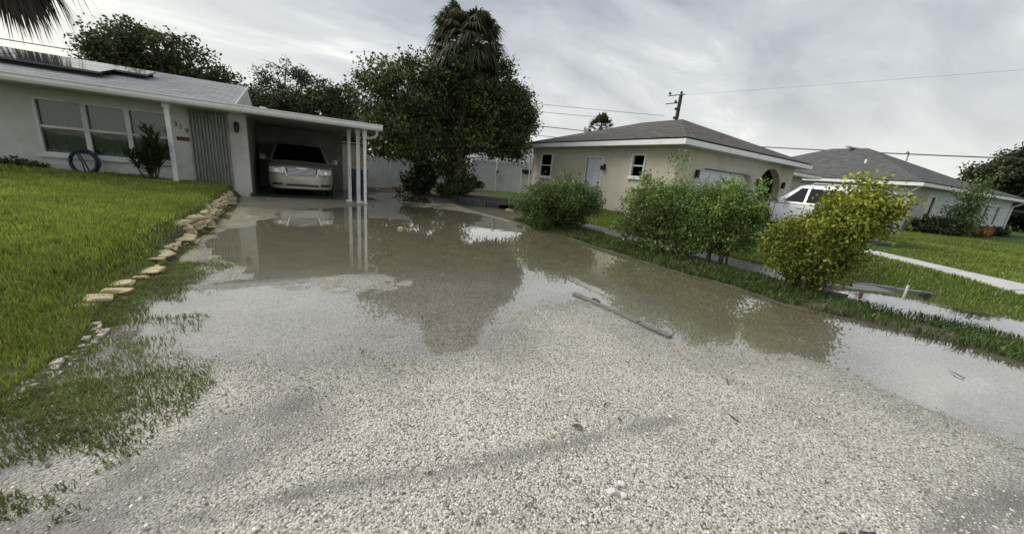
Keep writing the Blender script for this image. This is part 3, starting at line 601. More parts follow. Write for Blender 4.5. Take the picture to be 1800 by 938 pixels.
def house_one():
    H = empty('house', (0, 0, 0), 0, 'grey stucco house with solar panels, wide front window and open carport', 'house')
    Yw = 13.5; o = (-13.0, Yw); ud = (1, 0); nd = (0, -1)
    op = [(13-5.04, 13-2.66, .84, 2.12), (13-2.2, 13-1.45, .15, 2.2)]
    wall(o, ud, nd, 12.0, -.1, 2.42, op).build('wall', MT['stucco_grey'], H)
    m = MB(); m.box(-12.9, -1.2, 15.2, 15.3, 0, 2.4); m.build('inner_wall', MT['interior'], H)
    m = MB(); m.box(-12.9, -1.25, 13.7, 15.2, .1, .16); m.build('inner_floor', MT['interior'], H)
    window(H, o, ud, nd, 13-5.04, 13-2.66, .84, 2.12, frame=.055, sashes=3, curtain='curtain', glass='glass', fm='white_dull', lace=True)
    # accordion storm shutter over the front door
    m = MB(); n = 12
    pts = []
    for i in range(n*4+1):
        ph = i/4; q = [0, .035, .045, .035, 0, -.0][i % 4] if i % 4 < 4 else 0
        q = (.0, .075, .085, .005)[i % 4]; pts.append((-2.27+.87*i/(n*4), Yw-.012-q))
    m.add([(x, y, .19) for x, y in pts]+[(x, y, 2.285) for x, y in pts], [(i, i+1, len(pts)+i+1, len(pts)+i) for i in range(len(pts)-1)])
    m.build('storm_shutter', MT['galv'], H)
    
    for za, zb in ((2.288, 2.312), (.155, .188)): m = MB(); m.box(-2.31, -1.36, Yw-.11, Yw-.003, za, zb); m.build('shutter_track', MT['galv'], H)
    # house number stepping down the wall, plaque and lantern
    for ch, x, z in (('3', -2.55, 1.86), ('1', -2.45, 1.79), ('9', -2.34, 1.71)):
        text_part(ch, .16, MT['black'], H, (x, Yw-.012, z), (math.pi/2, 0, 0), 'house_number')
    m = MB(); m.cham(-2.56, -2.30, Yw-.03, Yw-.002, 1.45, 1.55, .008); m.build('plaque', MT['red'], H)
    m = MB(); m.box(-1.29, -1.17, Yw-.03, Yw-.002, 1.92, 2.10); m.tube([(-1.23, Yw-.03, 2.07), (-1.23, Yw-.12, 2.1), (-1.23, Yw-.15, 2.04)], .012, 6)
    m.loft([[(-1.23+r*math.cos(a), Yw-.15+r*math.sin(a), z) for a in np.linspace(0, 5.5, 7)] for r, z in ((.03, 2.04), (.065, 2.0), (.055, 1.84), (.02, 1.80))], True, True); m.build('wall_lantern', MT['black'], H)
    # carport walls
    m = MB(); m.box(-1.18, -1.0, 13.68, 18.0, -.1, 2.3185); m.build('carport_side_wall', MT['carport_wall_shaded'], H)
    m = MB(); m.box(-1.0, 2.0, 17.8, 17.98, -.1, 2.3185); m.build('carport_back_wall', MT['carport_wall_shaded'], H)
    m = MB(); m.box(-1.04, -.98, 13.44, 13.66, .0, .13); m.build('plinth_dark', MT['darkgrey'], H)  # dark grey block at the foot of the wall corner
    # roof
    E, Rg, z0, z1 = 12.36, 17.0, 2.47, 3.52
    poly_roof('roof', [[(-15, E, z0), (-1.12, E, z0), (-1.12, Rg, z1), (-15, Rg, z1)], [(-1.12, 2*Rg-E, z0), (-15, 2*Rg-E, z0), (-15, Rg, z1), (-1.12, Rg, z1)]], MT['shingle_grey'], H, .06)
    m = MB(); m.add([(-1.14, E+.1, z0-.07), (-1.14, 2*Rg-E, z0-.07), (-1.14, Rg, z1-.065)], [(0, 1, 2)]); m.build('gable_wall', MT['stucco_grey'], H)
    m = MB(); m.hexa([(-1.12, E, z0-.08), (-1.10, E, z0-.08), (-1.10, Rg, z1-.08), (-1.12, Rg, z1-.08), (-1.12, E, z0+.02), (-1.10, E, z0+.02), (-1.10, Rg, z1+.02), (-1.12, Rg, z1+.02)]); m.build('rake_trim', MT['white_dull'], H)
    m = MB(); m.box(-15, -1.001, 12.42, Yw-.001, 2.32, 2.335); m.build('soffit', MT['white_dull'], H)
    m = MB(); m.box(-1.0, 2.5, 12.42, 18.15, 2.32, 2.44); m.build('carport_roof', MT['ceiling_shaded'], H)
    # long gutter with a rolled lip
    prof = [(12.42, 2.30), (12.36, 2.295), (12.31, 2.32), (12.285, 2.37), (12.285, 2.43), (12.265, 2.455), (12.27, 2.475), (12.30, 2.475), (12.31, 2.45), (12.41, 2.455), (12.42, 2.46)]
    m = MB(); m.loft([[(x, y, z) for y, z in prof] for x in (-15, -8, -3.2, -1, 2.54)], True, True); g = m.build('gutter', MT['white'], H)
    for x in (-6.6, -.95): m = MB(); m.box(x-.012, x+.012, 12.263, 12.30, 2.30, 2.478); m.build('gutter_seam', MT['white_dull'], g)
    # posts
    def sq(x, y, zb, w=.05, mt='white', name='post'):
        m = MB(); m.cham(x-w, x+w, y-w, y+w, zb, 2.318, .008); m.box(x-w-.02, x+w+.02, y-w-.02, y+w+.02, 2.20, 2.316); m.build(name, MT[mt], H)
    sq(-2.54, 12.74, .30); sq(-8.2, 12.74, .4); sq(1.92, 13.02, -.03, .055, 'white_dull'); sq(1.70, 13.35, -.03, .05, 'white_dull')
    m = MB(); prf = [(.055, -.05), (.055, .03), (.046, .05), (.045, .95), (.055, .96), (.055, 1.0), (.046, 1.02), (.05, 1.85), (.062, 1.95), (.05, 1.98), (.05, 2.06), (.07, 2.10), (.07, 2.315)]
    m.loft([[(2.08+r*math.cos(a), 12.72+r*math.sin(a), z) for a in np.linspace(0, 2*math.pi, 13)[:-1]] for r, z in prf], True, True); m.build('post', MT['white'], H, smooth=40)
    m = MB(); m.tube([(2.40, 12.45, 2.32), (2.40, 12.47, 2.2), (2.36, 12.52, 2.12), (2.24, 12.62, 2.07), (2.13, 12.70, 2.07)], .04, 8); m.build('gutter_elbow', MT['white_dull'], H, smooth=60)
    for x, y in ((1.66, 13.3), (1.95, 13.0)): m = MB(); m.cham(x-.10, x+.10, y-.11, y+.09, -.03, .055, .015); m.build('post_footing', MT['white'], H)
    m = MB(); m.cham(-.62, -.46, 12.9, 13.0, 2.465, 2.56, .01); m.build('roof_vent', MT['white'], H)
    # solar array
    sl = (z1-z0)/(Rg-E); zr = lambda y: z0+sl*(y-E)
    A = empty('solar_panel_array', (-6, 14, 2.9), 0, 'dark solar panels on rails along the grey roof', 'solar panels')
    for row, (y0, y1, xr) in enumerate(((13.5, 14.5, -3.82), (14.53, 15.53, -3.22))):
        for k in range(5):
            x1 = xr-1.68*k; x0 = x1-1.65; zz = .10
            m = MB(); m.hexa([(x0, y0, zr(y0)+zz), (x1, y0, zr(y0)+zz), (x1, y1, zr(y1)+zz), (x0, y1, zr(y1)+zz), (x0, y0, zr(y0)+zz+.045), (x1, y0, zr(y0)+zz+.045), (x1, y1, zr(y1)+zz+.045), (x0, y1, zr(y1)+zz+.045)])
            p = m.build('panel', MT['solar'], A); p.matrix_parent_inverse = Matrix.Translation((6, -14, -2.9))
        for yy in (y0+.2, y1-.2):
            m = MB(); m.hexa([(xr-8.4, yy-.02, zr(yy)+.0), (xr-.03, yy-.02, zr(yy)+.0), (xr-.03, yy+.02, zr(yy)+.0), (xr-8.4, yy+.02, zr(yy)+.0), (xr-8.4, yy-.02, zr(yy)+.097), (xr-.03, yy-.02, zr(yy)+.097), (xr-.03, yy+.02, zr(yy)+.097), (xr-8.4, yy+.02, zr(yy)+.097)])
            r = m.build('rail', MT['black'], A); r.matrix_parent_inverse = Matrix.Translation((6, -14, -2.9))
house_one()

def hip_roof(name, x0, x1, y0, y1, ze, rx0, rx1, ry0, ry1, zr, mt, parent):
    a, b, c, d = (x0, y0, ze), (x1, y0, ze), (x1, y1, ze), (x0, y1, ze); p, q = (rx0, ry0, zr), (rx1, ry1, zr)
    if abs(ry1-ry0) > abs(rx1-rx0): polys = [[a, b, p], [b, c, q, p], [c, d, q], [d, a, p, q]]
    else: polys = [[a, b, q, p], [b, c, q], [c, d, p, q], [d, a, p]]
    return poly_roof(name, polys, mt, parent, .05)
def fascia(parent, x0, x1, y0, y1, z0, z1, mt='white', t=.03, sof=.5):
    m = MB(); m.box(x0-t, x1+t, y0-t, y0, z0, z1); m.box(x0-t, x1+t, y1, y1+t, z0, z1); m.box(x0-t, x0, y0, y1, z0, z1); m.box(x1, x1+t, y0, y1, z0, z1)
    m.build('fascia', MT[mt], parent); m = MB(); m.box(x0, x1, y0, y1, z0+.012, z0+.028); m.build('soffit', MT['white_dull'], parent)

def house_two():
    H = empty('house', (0, 0, 0), 0, 'beige stucco house with dark hip roof, white side door and arched garage', 'house')
    X, Y0, Y1, zb, zt = 11.0, 7.85, 16.45, 0.1, 2.80
    # side wall facing the driveway
    o = (X, Y0); ud = (0, 1); nd = (-1, 0)
    wins = [(14.68-Y0, 15.70-Y0, 1.39, 2.54), (9.12-Y0, 9.76-Y0, 1.68, 2.53)]; door = (11.30-Y0, 12.20-Y0, .30, 2.36)
    wall(o, ud, nd, Y1-Y0, zb, zt, wins+[door], cap0=False).build('wall', MT['stucco_tan'], H)
    window(H, o, ud, nd, *wins[0], frame=.07, glass='glass_dark'); window(H, o, ud, nd, *wins[1], frame=.06, glass='glass_dark', trim=.02)
    D = MB(); lbox(D, o, ud, nd, door[0], door[1], -.10, -.055, door[2], door[3]); d = D.build('door', MT['door'], H)
    m = MB()
    for u in (.12, .50):
        for za, zc in ((.15, .75), (.85, 1.45), (1.55, 1.9)): lbox(m, o, ud, nd, door[0]+u, door[0]+u+.29, -.054, -.035, .3+za, .3+zc)
    m.build('door_panel', MT['door'], d)
    m = MB(); lbox(m, o, ud, nd, door[0]-.05, door[0], -.04, .015, .3, 2.41); lbox(m, o, ud, nd, door[1], door[1]+.05, -.04, .015, .3, 2.41); lbox(m, o, ud, nd, door[0], door[1], -.04, .015, 2.36, 2.41); m.build('door_frame', MT['white'], d)
    for z in (1.2, 1.38):
        m = MB(); lbox(m, o, ud, nd, door[0]+.05, door[0]+.11, -.05, .02, z-.03, z+.03); m.build('door_knob', MT['black'], d)
    m = MB(); lbox(m, o, ud, nd, 11.06-Y0, 11.18-Y0, .0, .05, 1.9, 2.12); lbox(m, o, ud, nd, 11.04-Y0, 11.2-Y0, .05, .16, 1.88, 2.05); m.build('wall_lamp', MT['black'], H)
    # front wall with garage and arched entry
    o2 = (X, Y0); ud2 = (1, 0); nd2 = (0, -1); gx = (1.30, 5.0, .25, 2.22); ex = (5.45, 7.45, .25, 2.60)
    wall(o2, ud2, nd2, 8.4, zb, zt, [gx, ex], .3, cap0=False).build('front_wall', MT['stucco_tan'], H)
    def arch(a, b, top, r):
        for s, u in ((1, a), (-1, b)):
            m = MB()
            arc = [(u+s*(r-r*math.cos(t)), top-r+r*math.sin(t)) for t in np.linspace(0, math.pi/2, 9)]
            for dd in (0.0, -.28):
                pts = [(X+u, Y0-dd, top)]+[(X+p, Y0-dd, z) for p, z in arc]
                m.add(pts, [tuple(range(len(pts)))])
            m.add([(X+p, Y0, z) for p, z in arc]+[(X+p, Y0+.28, z) for p, z in arc], [(i, i+1, 10+i, 9+i) for i in range(8)])
            m.build('arch', MT['stucco_tan'], H)
    arch(gx[0], gx[1], gx[3], .42); arch(ex[0], ex[1], ex[3], .98)
    g = None
    for k in range(4):
        za = .27+k*.485; m = MB(); m.box(X+gx[0], X+gx[1], Y0+.22, Y0+.27, za, za+.475)
        for j in range(4): m.box(X+gx[0]+.12+j*.9, X+gx[0]+.82+j*.9, Y0+.205, Y0+.2195, za+.09, za+.39)
        if g is None: g = m.build('garage_door', MT['door'], H)
        else: m.build('garage_panel', MT['door'], g)
    m = MB(); m.box(X+ex[0]-.3, X+ex[1]+.3, Y0+1.6, Y0+1.7, .2, 2.7); m.build('porch_wall', MT['stucco_tan'], H)
    m = MB(); m.box(X+6.0, X+6.9, Y0+1.55, Y0+1.598, .25, 2.3); m.build('front_door', MT['interior'], H)
    for u in (ex[0]-.13, ex[1]+.13, ex[0]-4.3): m = MB(); m.cham(X+u-.06, X+u+.06, Y0-.13, Y0-.002, 1.85, 2.12, .02); m.build('wall_lamp', MT['black'], H)
    m = MB(); m.box(X+8.22, X+8.4, Y0+.3, Y1, zb, zt); m.box(X+.18, X+8.22, Y1-.18, Y1, zb, zt); m.build('rear_wall', MT['stucco_tan'], H)
    hip_roof('roof', 10.45, 19.65, 7.3, 16.75, 2.98, 15.05, 15.05, 10.9, 13.1, 4.42, MT['shingle_dark'], H)
    fascia(H, 10.48, 19.62, 7.33, 16.72, 2.77, 2.935)
    m = MB(); m.tube([(10.50, 16.55, 2.76), (10.62, 16.52, 2.55), (10.9, 16.48, 2.35), (10.93, 16.47, .3)], .04, 6); m.build('downspout', MT['white'], H)
    m = MB(); m.tube([(12.1, 13.9, 3.4), (12.1, 13.9, 3.85)], .05, 8); m.build('roof_pipe', MT['concrete_white'], H)
    # lower wing set back to the right
    o3 = (19.4, 9.4); wall(o3, (1, 0), (0, -1), 5.0, zb, 2.62, [(2.2, 3.4, 1.3, 2.4)], .18).build('wing_wall', MT['stucco_tan'], H)
    window(H, o3, (1, 0), (0, -1), 2.2, 3.4, 1.3, 2.4, glass='glass_dark')
    m = MB(); m.box(19.5, 24.3, 9.7, 9.75, .2, 2.6); m.build('wing_interior', MT['interior'], H)
    poly_roof('wing_roof', [[(19.0, 8.75, 2.80), (24.9, 8.75, 2.80), (22.6, 12.4, 3.75), (19.0, 12.4, 3.75)], [(24.9, 8.75, 2.80), (24.9, 16, 2.80), (22.6, 12.4, 3.75)], [(24.9, 16, 2.8), (19, 16, 2.8), (19, 12.4, 3.75), (22.6, 12.4, 3.75)]], MT['shingle_dark'], H)
    m = MB(); m.box(19.0, 24.9, 8.72, 8.75, 2.62, 2.77); m.box(24.9, 24.93, 8.72, 16, 2.62, 2.77); m.box(19.7, 24.9, 8.76, 9.4, 2.625, 2.64); m.build('wing_fascia', MT['white'], H)
    m = MB(); m.box(10.9, 11.0-.004, 7.9, 16.4, .06, .10); m.build('plinth', MT['concrete'], H)
    m = MB(); m.box(11.2, 19.2, 8.35, 8.4, .1, 2.7); m.box(11.4, 11.45, 8.3, 16.2, .1, 2.7); m.build('inner_wall', MT['interior'], H)
house_two()

def house_three():
    X, Y0 = 28.0, 5.85; zb, zt = .15, 2.72
    H = empty('house', (X, Y0, 0), math.radians(-7), 'pale blue house with grey hip roof and white downspouts', 'house'); W = 16.0
    wall((X, Y0), (0, 1), (-1, 0), 11, zb, zt, [], .18, cap0=False).build('side_wall', MT['stucco_blue'], H)
    w = [(2.45, 3.5, .72, 2.38), (11.2, 11.95, .9, 2.35), (13.3, 14.05, .9, 2.35)]
    wall((X, Y0), (1, 0), (0, -1), W, zb, zt, w, .18, cap0=False).build('front_wall', MT['stucco_blue'], H)
    for q in w: window(H, (X, Y0), (1, 0), (0, -1), *q, frame=.09, glass='glass_dark', hung=False)
    m = MB(); m.box(28.3, 43.8, 6.4, 6.45, .2, 2.6); m.build('inner_wall', MT['interior'], H)
    m = MB(); m.box(X+W-.18, X+W, Y0+.19, 13, zb, zt); m.build('end_wall', MT['stucco_blue'], H)
    hip_roof('roof', 27.45, 38.9, 5.25, 17.4, 2.92, 33.2, 33.2, 10.4, 12.5, 5.28, MT['shingle_blue'], H)
    poly_roof('wing_roof', [[(36.5, 5.255, 2.925), (44.6, 5.255, 2.925), (41.0, 9.2, 4.3), (34.6, 9.2, 4.3)], [(44.6, 5.255, 2.925), (44.6, 13, 2.925), (41.0, 9.2, 4.3)], [(44.6, 13, 2.925), (36.5, 13, 2.925), (34.6, 9.2, 4.3), (41.0, 9.2, 4.3)]], MT['shingle_blue'], H)
    m = MB(); m.box(27.45, 27.48, 5.28, 17.37, 2.70, 2.87); m.box(27.45, 44.6, 5.25, 5.28, 2.70, 2.87); m.box(44.57, 44.6, 5.28, 13, 2.7, 2.87); m.build('fascia', MT['white'], H)
    m = MB(); m.box(27.48, 44.57, 5.281, 5.85, 2.705, 2.72); m.box(27.48, 28, 5.85, 17.3, 2.705, 2.72); m.build('soffit', MT['white_dull'], H)
    for x0, x1 in ((27.6, 27.93), (44.2, 44.05)):
        m = MB(); m.tube([(x0, 5.35, 2.72), (x0+(x1-x0)*.4, 5.6, 2.5), (x1, 5.80, 2.35), (x1, 5.80, .3)], .06, 6); m.build('downspout', MT['white'], H)
    m = MB(); m.tube([(30.2, 9.0, 3.7), (30.2, 9.0, 4.25)], .07, 8); m.build('roof_vent', MT['white'], H)
    m = MB(); m.box(32.3, 34.1, 11.1, 11.3, 5.26, 5.36); m.build('ridge_vent', MT['alu'], H)
    for c in H.children: c.matrix_parent_inverse = Matrix.Translation((-X, -Y0, 0)) @ c.matrix_parent_inverse
house_three()

def back_house(label, x0, x1, y0, y1, zw, zr, wm, rm):
    H = empty('house', ((x0+x1)/2, y0, 0), 0, label, 'house'); inv = Matrix.Translation((-(x0+x1)/2, -y0, 0))
    parts = []
    m = MB(); m.box(x0+.4, x1-.4, y0+.4, y1-.4, 0, zw); parts.append(m.build('wall', MT[wm], H))
    ym = (y0+y1)/2; dx = (y1-y0)/2*.9
    parts.append(hip_roof('roof', x0, x1, y0, y1, zw, min(x0+dx, (x0+x1)/2-.1), max(x1-dx, (x0+x1)/2+.1), ym, ym, zr, MT[rm], H))
    m = MB(); m.box(x0, x1, y0-.03, y0, zw-.2, zw-.055); parts.append(m.build('fascia', MT['white_dull'], H))
    for p in parts: p.matrix_parent_inverse = inv
back_house('brown roofed house just behind the carport roof', -2.5, 3.0, 24.5, 31, 2.9, 4.7, 'stucco_tan', 'shingle_brown')
back_house('grey roofed house behind the white fence gate', 14.0, 26.0, 30, 38, 2.5, 4.6, 'stucco_tan', 'shingle_grey')

def shed():
    H = empty('shed', (2.7, 19.0, 0), 0, 'small beige shed behind the carport posts', 'shed'); inv = Matrix.Translation((-2.7, -19.0, 0))
    m = MB(); m.box(2.06, 3.15, 18.6, 20.2, -.05, 2.02); a = m.build('wall', MT['stucco_tan'], H)
    m = MB(); m.hexa([(2.0, 18.5, 2.025), (3.25, 18.5, 2.025), (3.25, 20.3, 2.12), (2.0, 20.3, 2.12), (2.0, 18.5, 2.08), (3.25, 18.5, 2.08), (3.25, 20.3, 2.17), (2.0, 20.3, 2.17)]); b = m.build('roof', MT['darkgrey'], H)
    for p in (a, b): p.matrix_parent_inverse = inv
shed()

# ------------------------------------------------------------------ fences
def fence(pts, label, h=1.62, gate=False, lights=()):
    root = empty('fence', (pts[0][0], pts[0][1], 0), 0, label, 'fence'); inv = Matrix.Translation((-pts[0][0], -pts[0][1], 0)); made = []
    for i, p in enumerate(pts):
        z = float(terrain(p[0], p[1])); m = MB(); m.cham(p[0]-.065, p[0]+.065, p[1]-.065, p[1]+.065, z-.1, z+h+.06, .006)
        m.loft([[(p[0]+s*a, p[1]+s*b, zz) for a, b in ((-1, -1), (1, -1), (1, 1), (-1, 1))] for s, zz in ((.085, z+h+.062), (.085, z+h+.09), (.01, z+h+.14))], True, True); made.append(m.build('post', MT['vinyl'], root))
        if i == len(pts)-1: break
        q = pts[i+1]; d = Vector((q[0]-p[0], q[1]-p[1])); Ln = d.length; d.normalize(); nrm = (d.y, -d.x); o = (p[0], p[1]); zz = max(z, float(terrain(q[0], q[1])))
        m = MB(); n = max(2, int((Ln-.16)/.17))
        st = (Ln-.14)/n
        for k in range(n): lbox(m, o, d, nrm, .07+k*st+.004, .07+(k+1)*st-.004, -.014, .014, zz+.12, zz+h-.07)
        made.append(m.build('panel', MT['vinyl'], root)); 
        for ra, rb in ((.04, .16), (h-.10, h+.01)): m = MB(); lbox(m, o, d, nrm, .066, Ln-.066, -.03, .03, zz+ra, zz+rb); made.append(m.build('rail', MT['vinyl'], root))
    for (x, y, z) in lights:
        m = MB(); m.cham(x-.05, x+.05, y-.10, y-.0, z, z+.14, .015); m.tube([(x, y-.05, z+.14), (x, y-.02, z+.24)], .012, 5); made.append(m.build('lamp', MT['black'], root))
    for p in made: p.matrix_parent_inverse = inv
fence([(2.0, 20.75), (3.1, 20.75), (4.72, 20.75), (6.45, 20.75), (8.2, 20.75), (9.3, 20.75)], 'grey white vinyl fence left of the big tree behind the carport')
fence([(9.35, 20.4), (10.55, 19.45), (11.75, 18.55), (13.0, 17.6)], 'white vinyl fence gate between the big tree and the beige house', h=1.72, lights=((10.52, 19.37, 1.35), (11.7, 18.45, 1.55)))

# window-box planter hung on the gate
def planter():
    P = empty('planter_box', (12.05, 18.15, 1.45), 0, 'dark planter box hanging on the white fence by the beige house', 'planter')
    m = MB(); m.loft([[(-.33, -.12, 0), (.33, -.12, 0), (.33, .08, 0), (-.33, .08, 0)], [(-.42, -.18, .24), (.42, -.18, .24), (.42, .1, .24), (-.42, .1, .24)]], True, True); b = m.build('box', MT['black'], P); b.rotation_euler = (0, 0, -.64)
    m = MB()
    for x in (-.25, .25): m.tube([(x, .06, .2), (x, .12, .42), (x, .2, .44)], .012, 5)
    b = m.build('hanger', MT['black'], P); b.rotation_euler = (0, 0, -.64)
planter()

def bed_wall():
    m = MB(); pts = [(6.85, 18.6), (6.55, 17), (6.2, 15.2), (5.95, 13.6), (6.0, 12.75), (6.35, 12.3), (6.8, 12.15)]
    root = empty('raised_bed', (6.4, 14, 0), 0, 'low dark corrugated edging around the bed under the big tree', 'garden edging'); inv = Matrix.Translation((-6.4, -14, 0))
    for (ax, ay), (bx, by) in zip(pts[:-1], pts[1:]):
        d = Vector((bx-ax, by-ay)); Ln = d.length; d.normalize(); m = MB(); lbox(m, (ax, ay), d, (d.y, -d.x), 0.004, Ln-.004, -.05, .05+.01*random.random(), -.06, .27+.03*random.random()); p = m.build('edging_panel', MT['darkgrey'], root); p.matrix_parent_inverse = inv
    m = MB(); m.add([(x, y, .2) for x, y in pts]+[(9.3, 12.6, .2), (9.4, 19.5, .2)], [tuple(range(len(pts)+2))]); p = m.build('soil', MT['mulch'], root); p.matrix_parent_inverse = inv
bed_wall()
# ------------------------------------------------------------------ vehicles (local: front at y=0 looking to -y, length along +y)
def vehicle(name, label, cat, loc, rz, P):
    V = empty(name, loc, rz, label, cat); W = P['w']/2; Ln = P['len']; pm = MT[P['paint']]
    ys = [0, .03, .09, .18, .32, .55, P['cowl'], 1.6, 2.6, Ln-1.0, Ln-.35, Ln-.15, Ln-.05, Ln]
    ws = [.46, .63, .77, .87, .945, .985, 1, 1, 1, 1, .985, .93, .84, .70]
    zt = [P['nose'], P['nose']+.03, P['nose']+.05, P['nose']+.065, P['nose']+.08, P['nose']+.11, P['belt']-.03, P['belt'], P['belt']+.01, P['belt']+.03, P['belt']+.03, P['belt']+.01, P['belt']-.02, P['belt']-.07]
    zb = [.34, .28, .25, .24, .23, .23, .23, .23, .23, .23, .26, .30, .33, .36]
    rings = []
    for y, w, t, b in zip(ys, ws, zt, zb):
        w *= W; h = t-b
        half = [(0, b), (w*.80, b), (w*.95, b+.05), (w, b+h*.28), (w*1.0, b+h*.55), (w*.985, b+h*.80), (w*.95, t-.05), (w*.86, t-.012), (w*.5, t+.012), (0, t+.02)]
        rings.append([(x, y, z) for x, z in half] + [(-x, y, z) for x, z in half[-2:0:-1]])
    m = MB(); m.loft(rings, True, True); body = m.build('body', pm, V, smooth=38)
    yf = lambda x: float(np.interp(abs(x)/W, ws[:6], ys[:6]))
    def patch(nm, x0, x1, za, zb_, mt, off=.012, parent=None, n=8, thick=True):
        m = MB(); lo = za if callable(za) else (lambda x: za); hi = zb_ if callable(zb_) else (lambda x: zb_)
        def fn(s, q, o=off):
            x = x0+(x1-x0)*s; zz = lo(x)+(hi(x)-lo(x))*q; lean = .05*max(0, (zz-.62)/.3); return (x, yf(x)-o+lean*.3, zz)
        m.grid(fn, n, 3); m.grid(lambda s, q: (x0+(x1-x0)*s, yf(x0+(x1-x0)*s)-off*q + (1-q)*.02, hi(x0+(x1-x0)*s)), n, 1); m.grid(lambda s, q: (x0+(x1-x0)*s, yf(x0+(x1-x0)*s)-off*q + (1-q)*.02, lo(x0+(x1-x0)*s)), n, 1)
        return m.build(nm, MT[mt], parent or V, smooth=50)
    # greenhouse
    C, R0, R1, zr, bt = P['cowl'], P['roof0'], P['roof1'], P['h'], P['belt']-.02
    def ring(y0, y1, w, z, c):
        pts = []
        for cx, cy, a0 in ((w-c, y1-c, 0), (-w+c, y1-c, 90), (-w+c, y0+c, 180), (w-c, y0+c, 270)):
            for k in range(4): a = math.radians(a0+30*k); pts.append((cx+c*math.cos(a), cy+c*math.sin(a), z))
        return pts
    wb, wt = W*.955, W*.76
    bot = ring(C, Ln-.12, wb, bt, .10); top = ring(R0, R1, wt, zr-.07, .14)
    lerp = lambda A, B, t: [tuple(a[i]+(b[i]-a[i])*t for i in range(3)) for a, b in zip(A, B)]
    roof1 = ring(R0+.12, R1-.10, wt-.10, zr-.02, .14); roof2 = ring(R0+.35, R1-.35, wt-.28, zr, .12)
    m = MB(); m.loft([bot, lerp(bot, top, .5), top, roof1, roof2], False, True); m.build('cabin', pm, V, smooth=45)
    def glass_quad(nm, c, off, mt='glass_car', n=6):
        c = [Vector(p) for p in c]; nr = (c[1]-c[0]).cross(c[3]-c[0]).normalized()
        m = MB(); m.grid(lambda s, q: tuple((c[0].lerp(c[1], s)).lerp(c[3].lerp(c[2], s), q)+nr*(off+.035*4*s*(1-s)*(1 if nm == 'windshield' else 0))), n, 4); m.build('windshield' if nm == 'windshield' else nm, MT[mt], V, smooth=180)
        m = MB(); m.grid(lambda s, q: tuple((c[0].lerp(c[1], s)).lerp(c[3].lerp(c[2], s), q)+nr*(off-.006+.035*4*s*(1-s)*(1 if nm == 'windshield' else 0))), n, 4); m.build(nm+'_liner', MT['interior'], V, smooth=180)
    f = lambda t: (C+(R0-C)*t, wb+(wt-wb)*t, bt+(zr-.07-bt)*t)
    (ya, wa, za), (yc, wc, zc) = f(.06), f(.93)
    glass_quad('windshield', [(-wa+.09, ya, za), (wa-.09, ya, za), (wc-.10, yc, zc), (-wc+.10, yc, zc)], .012, n=10)
    m = MB()
    for s in (-1, 1): m.tube([(s*.15-.35, ya-.03, za+.03), (s*.15+.25, ya+.01, za+.09)], .008, 5)
    m.build('wiper', MT['black'], V)
    g = lambda y, t, s: (s*(wb+(wt-wb)*t), y, bt+(zr-.07-bt)*t)
    for s in (-1, 1):
        yy = [C+.32]+P['pillars']+[R1+.05]
        for k in range(len(yy)-1):
            a, b = yy[k]+.04, yy[k+1]-.04
            ta = C+.32+(R0-C-.1)*.9
            q = [g(a, .10, s), g(b, .10, s), g(b if k < len(yy)-2 else b-.22, .88, s), g(max(a, R0+.12) if k == 0 else a, .88, s)]
            if s > 0: q = [q[0], q[1], q[2], q[3]]
            else: q = [q[1], q[0], q[3], q[2]]
            glass_quad('side_window', q, .008)
    # front details
    z0 = P['nose']-.26
    if P.get('grille'):
        gr = patch('grille', -.44, .44, lambda x: z0+.02+.02*abs(x), lambda x: z0+.25-.02*abs(x), 'grille', .016)
        for k in range(5):
            z = z0+.045+k*.04; patch('grille_bar', -.40, .40, z, z+.012, 'chrome', .026, gr)
        for s in (-1, 1):
            m = MB(); m.grid(lambda a, b: (s*(.40+.10*b+.035*a), yf(.44)-.03, z0-.0+.26*b), 1, 4); m.grid(lambda a, b: (s*(.40+.10*b+.035), yf(.44)-.03+.05*a, z0+.26*b), 1, 4); m.build('grille_frame', MT['chrome'], V)
        e = MB(); 
        for s in (-1, 1): e.add([(0, -.04, z0+.235), (s*.05, -.042, z0+.262), (s*.20, -.03, z0+.255), (s*.12, -.036, z0+.232), (s*.04, -.042, z0+.222)], [(0, 1, 2, 3, 4) if s < 0 else (4, 3, 2, 1, 0)])
        e.loft([[(.032*math.cos(a), -.046+.004*k, z0+.243+.022*math.sin(a)) for a in np.linspace(0, 6.283, 11)[:-1]] for k in range(2)], True, True); e.build('emblem', MT['chrome'], V)
    for s in (-1, 1):
        a, b = (.50, .90) if s > 0 else (-.90, -.50)
        patch('headlight_bezel', a-(.015 if s > 0 else -.0)-(.03 if s < 0 else 0), b+(.03 if s > 0 else .015), lambda x: z0+.03+.05*(abs(x)-.5), lambda x: z0+.235+.06*(abs(x)-.5), 'darkgrey', .009)
        h = patch('headlight', a, b, lambda x: z0+.05+.05*(abs(x)-.5), lambda x: z0+.22+.06*(abs(x)-.5), 'lamp', .014)
        m = MB(); c = (s*.70, yf(.70)-.026, z0+.15); m.loft([[(c[0]+r*math.cos(t), c[1]+dd, c[2]+r*math.sin(t)) for t in np.linspace(0, 6.283, 13)[:-1]] for r, dd in ((.06, .01), (.06, -.004), (.045, 0))], False, True); m.build('reflector', MT['chrome'], h)
        patch('fog_recess', s*.56 if s > 0 else -.84, .84 if s > 0 else -.56, .37, .44, 'black', .006)
    patch('hood_gap', -.80, .80, lambda x: z0+.278+.0*abs(x), lambda x: z0+.288, 'black', .004, n=14); patch('bumper_gap', -.88, .88, lambda x: z0+.005+.03*max(0, abs(x)-.5), lambda x: z0+.013+.03*max(0, abs(x)-.5), 'black', .004, n=14)
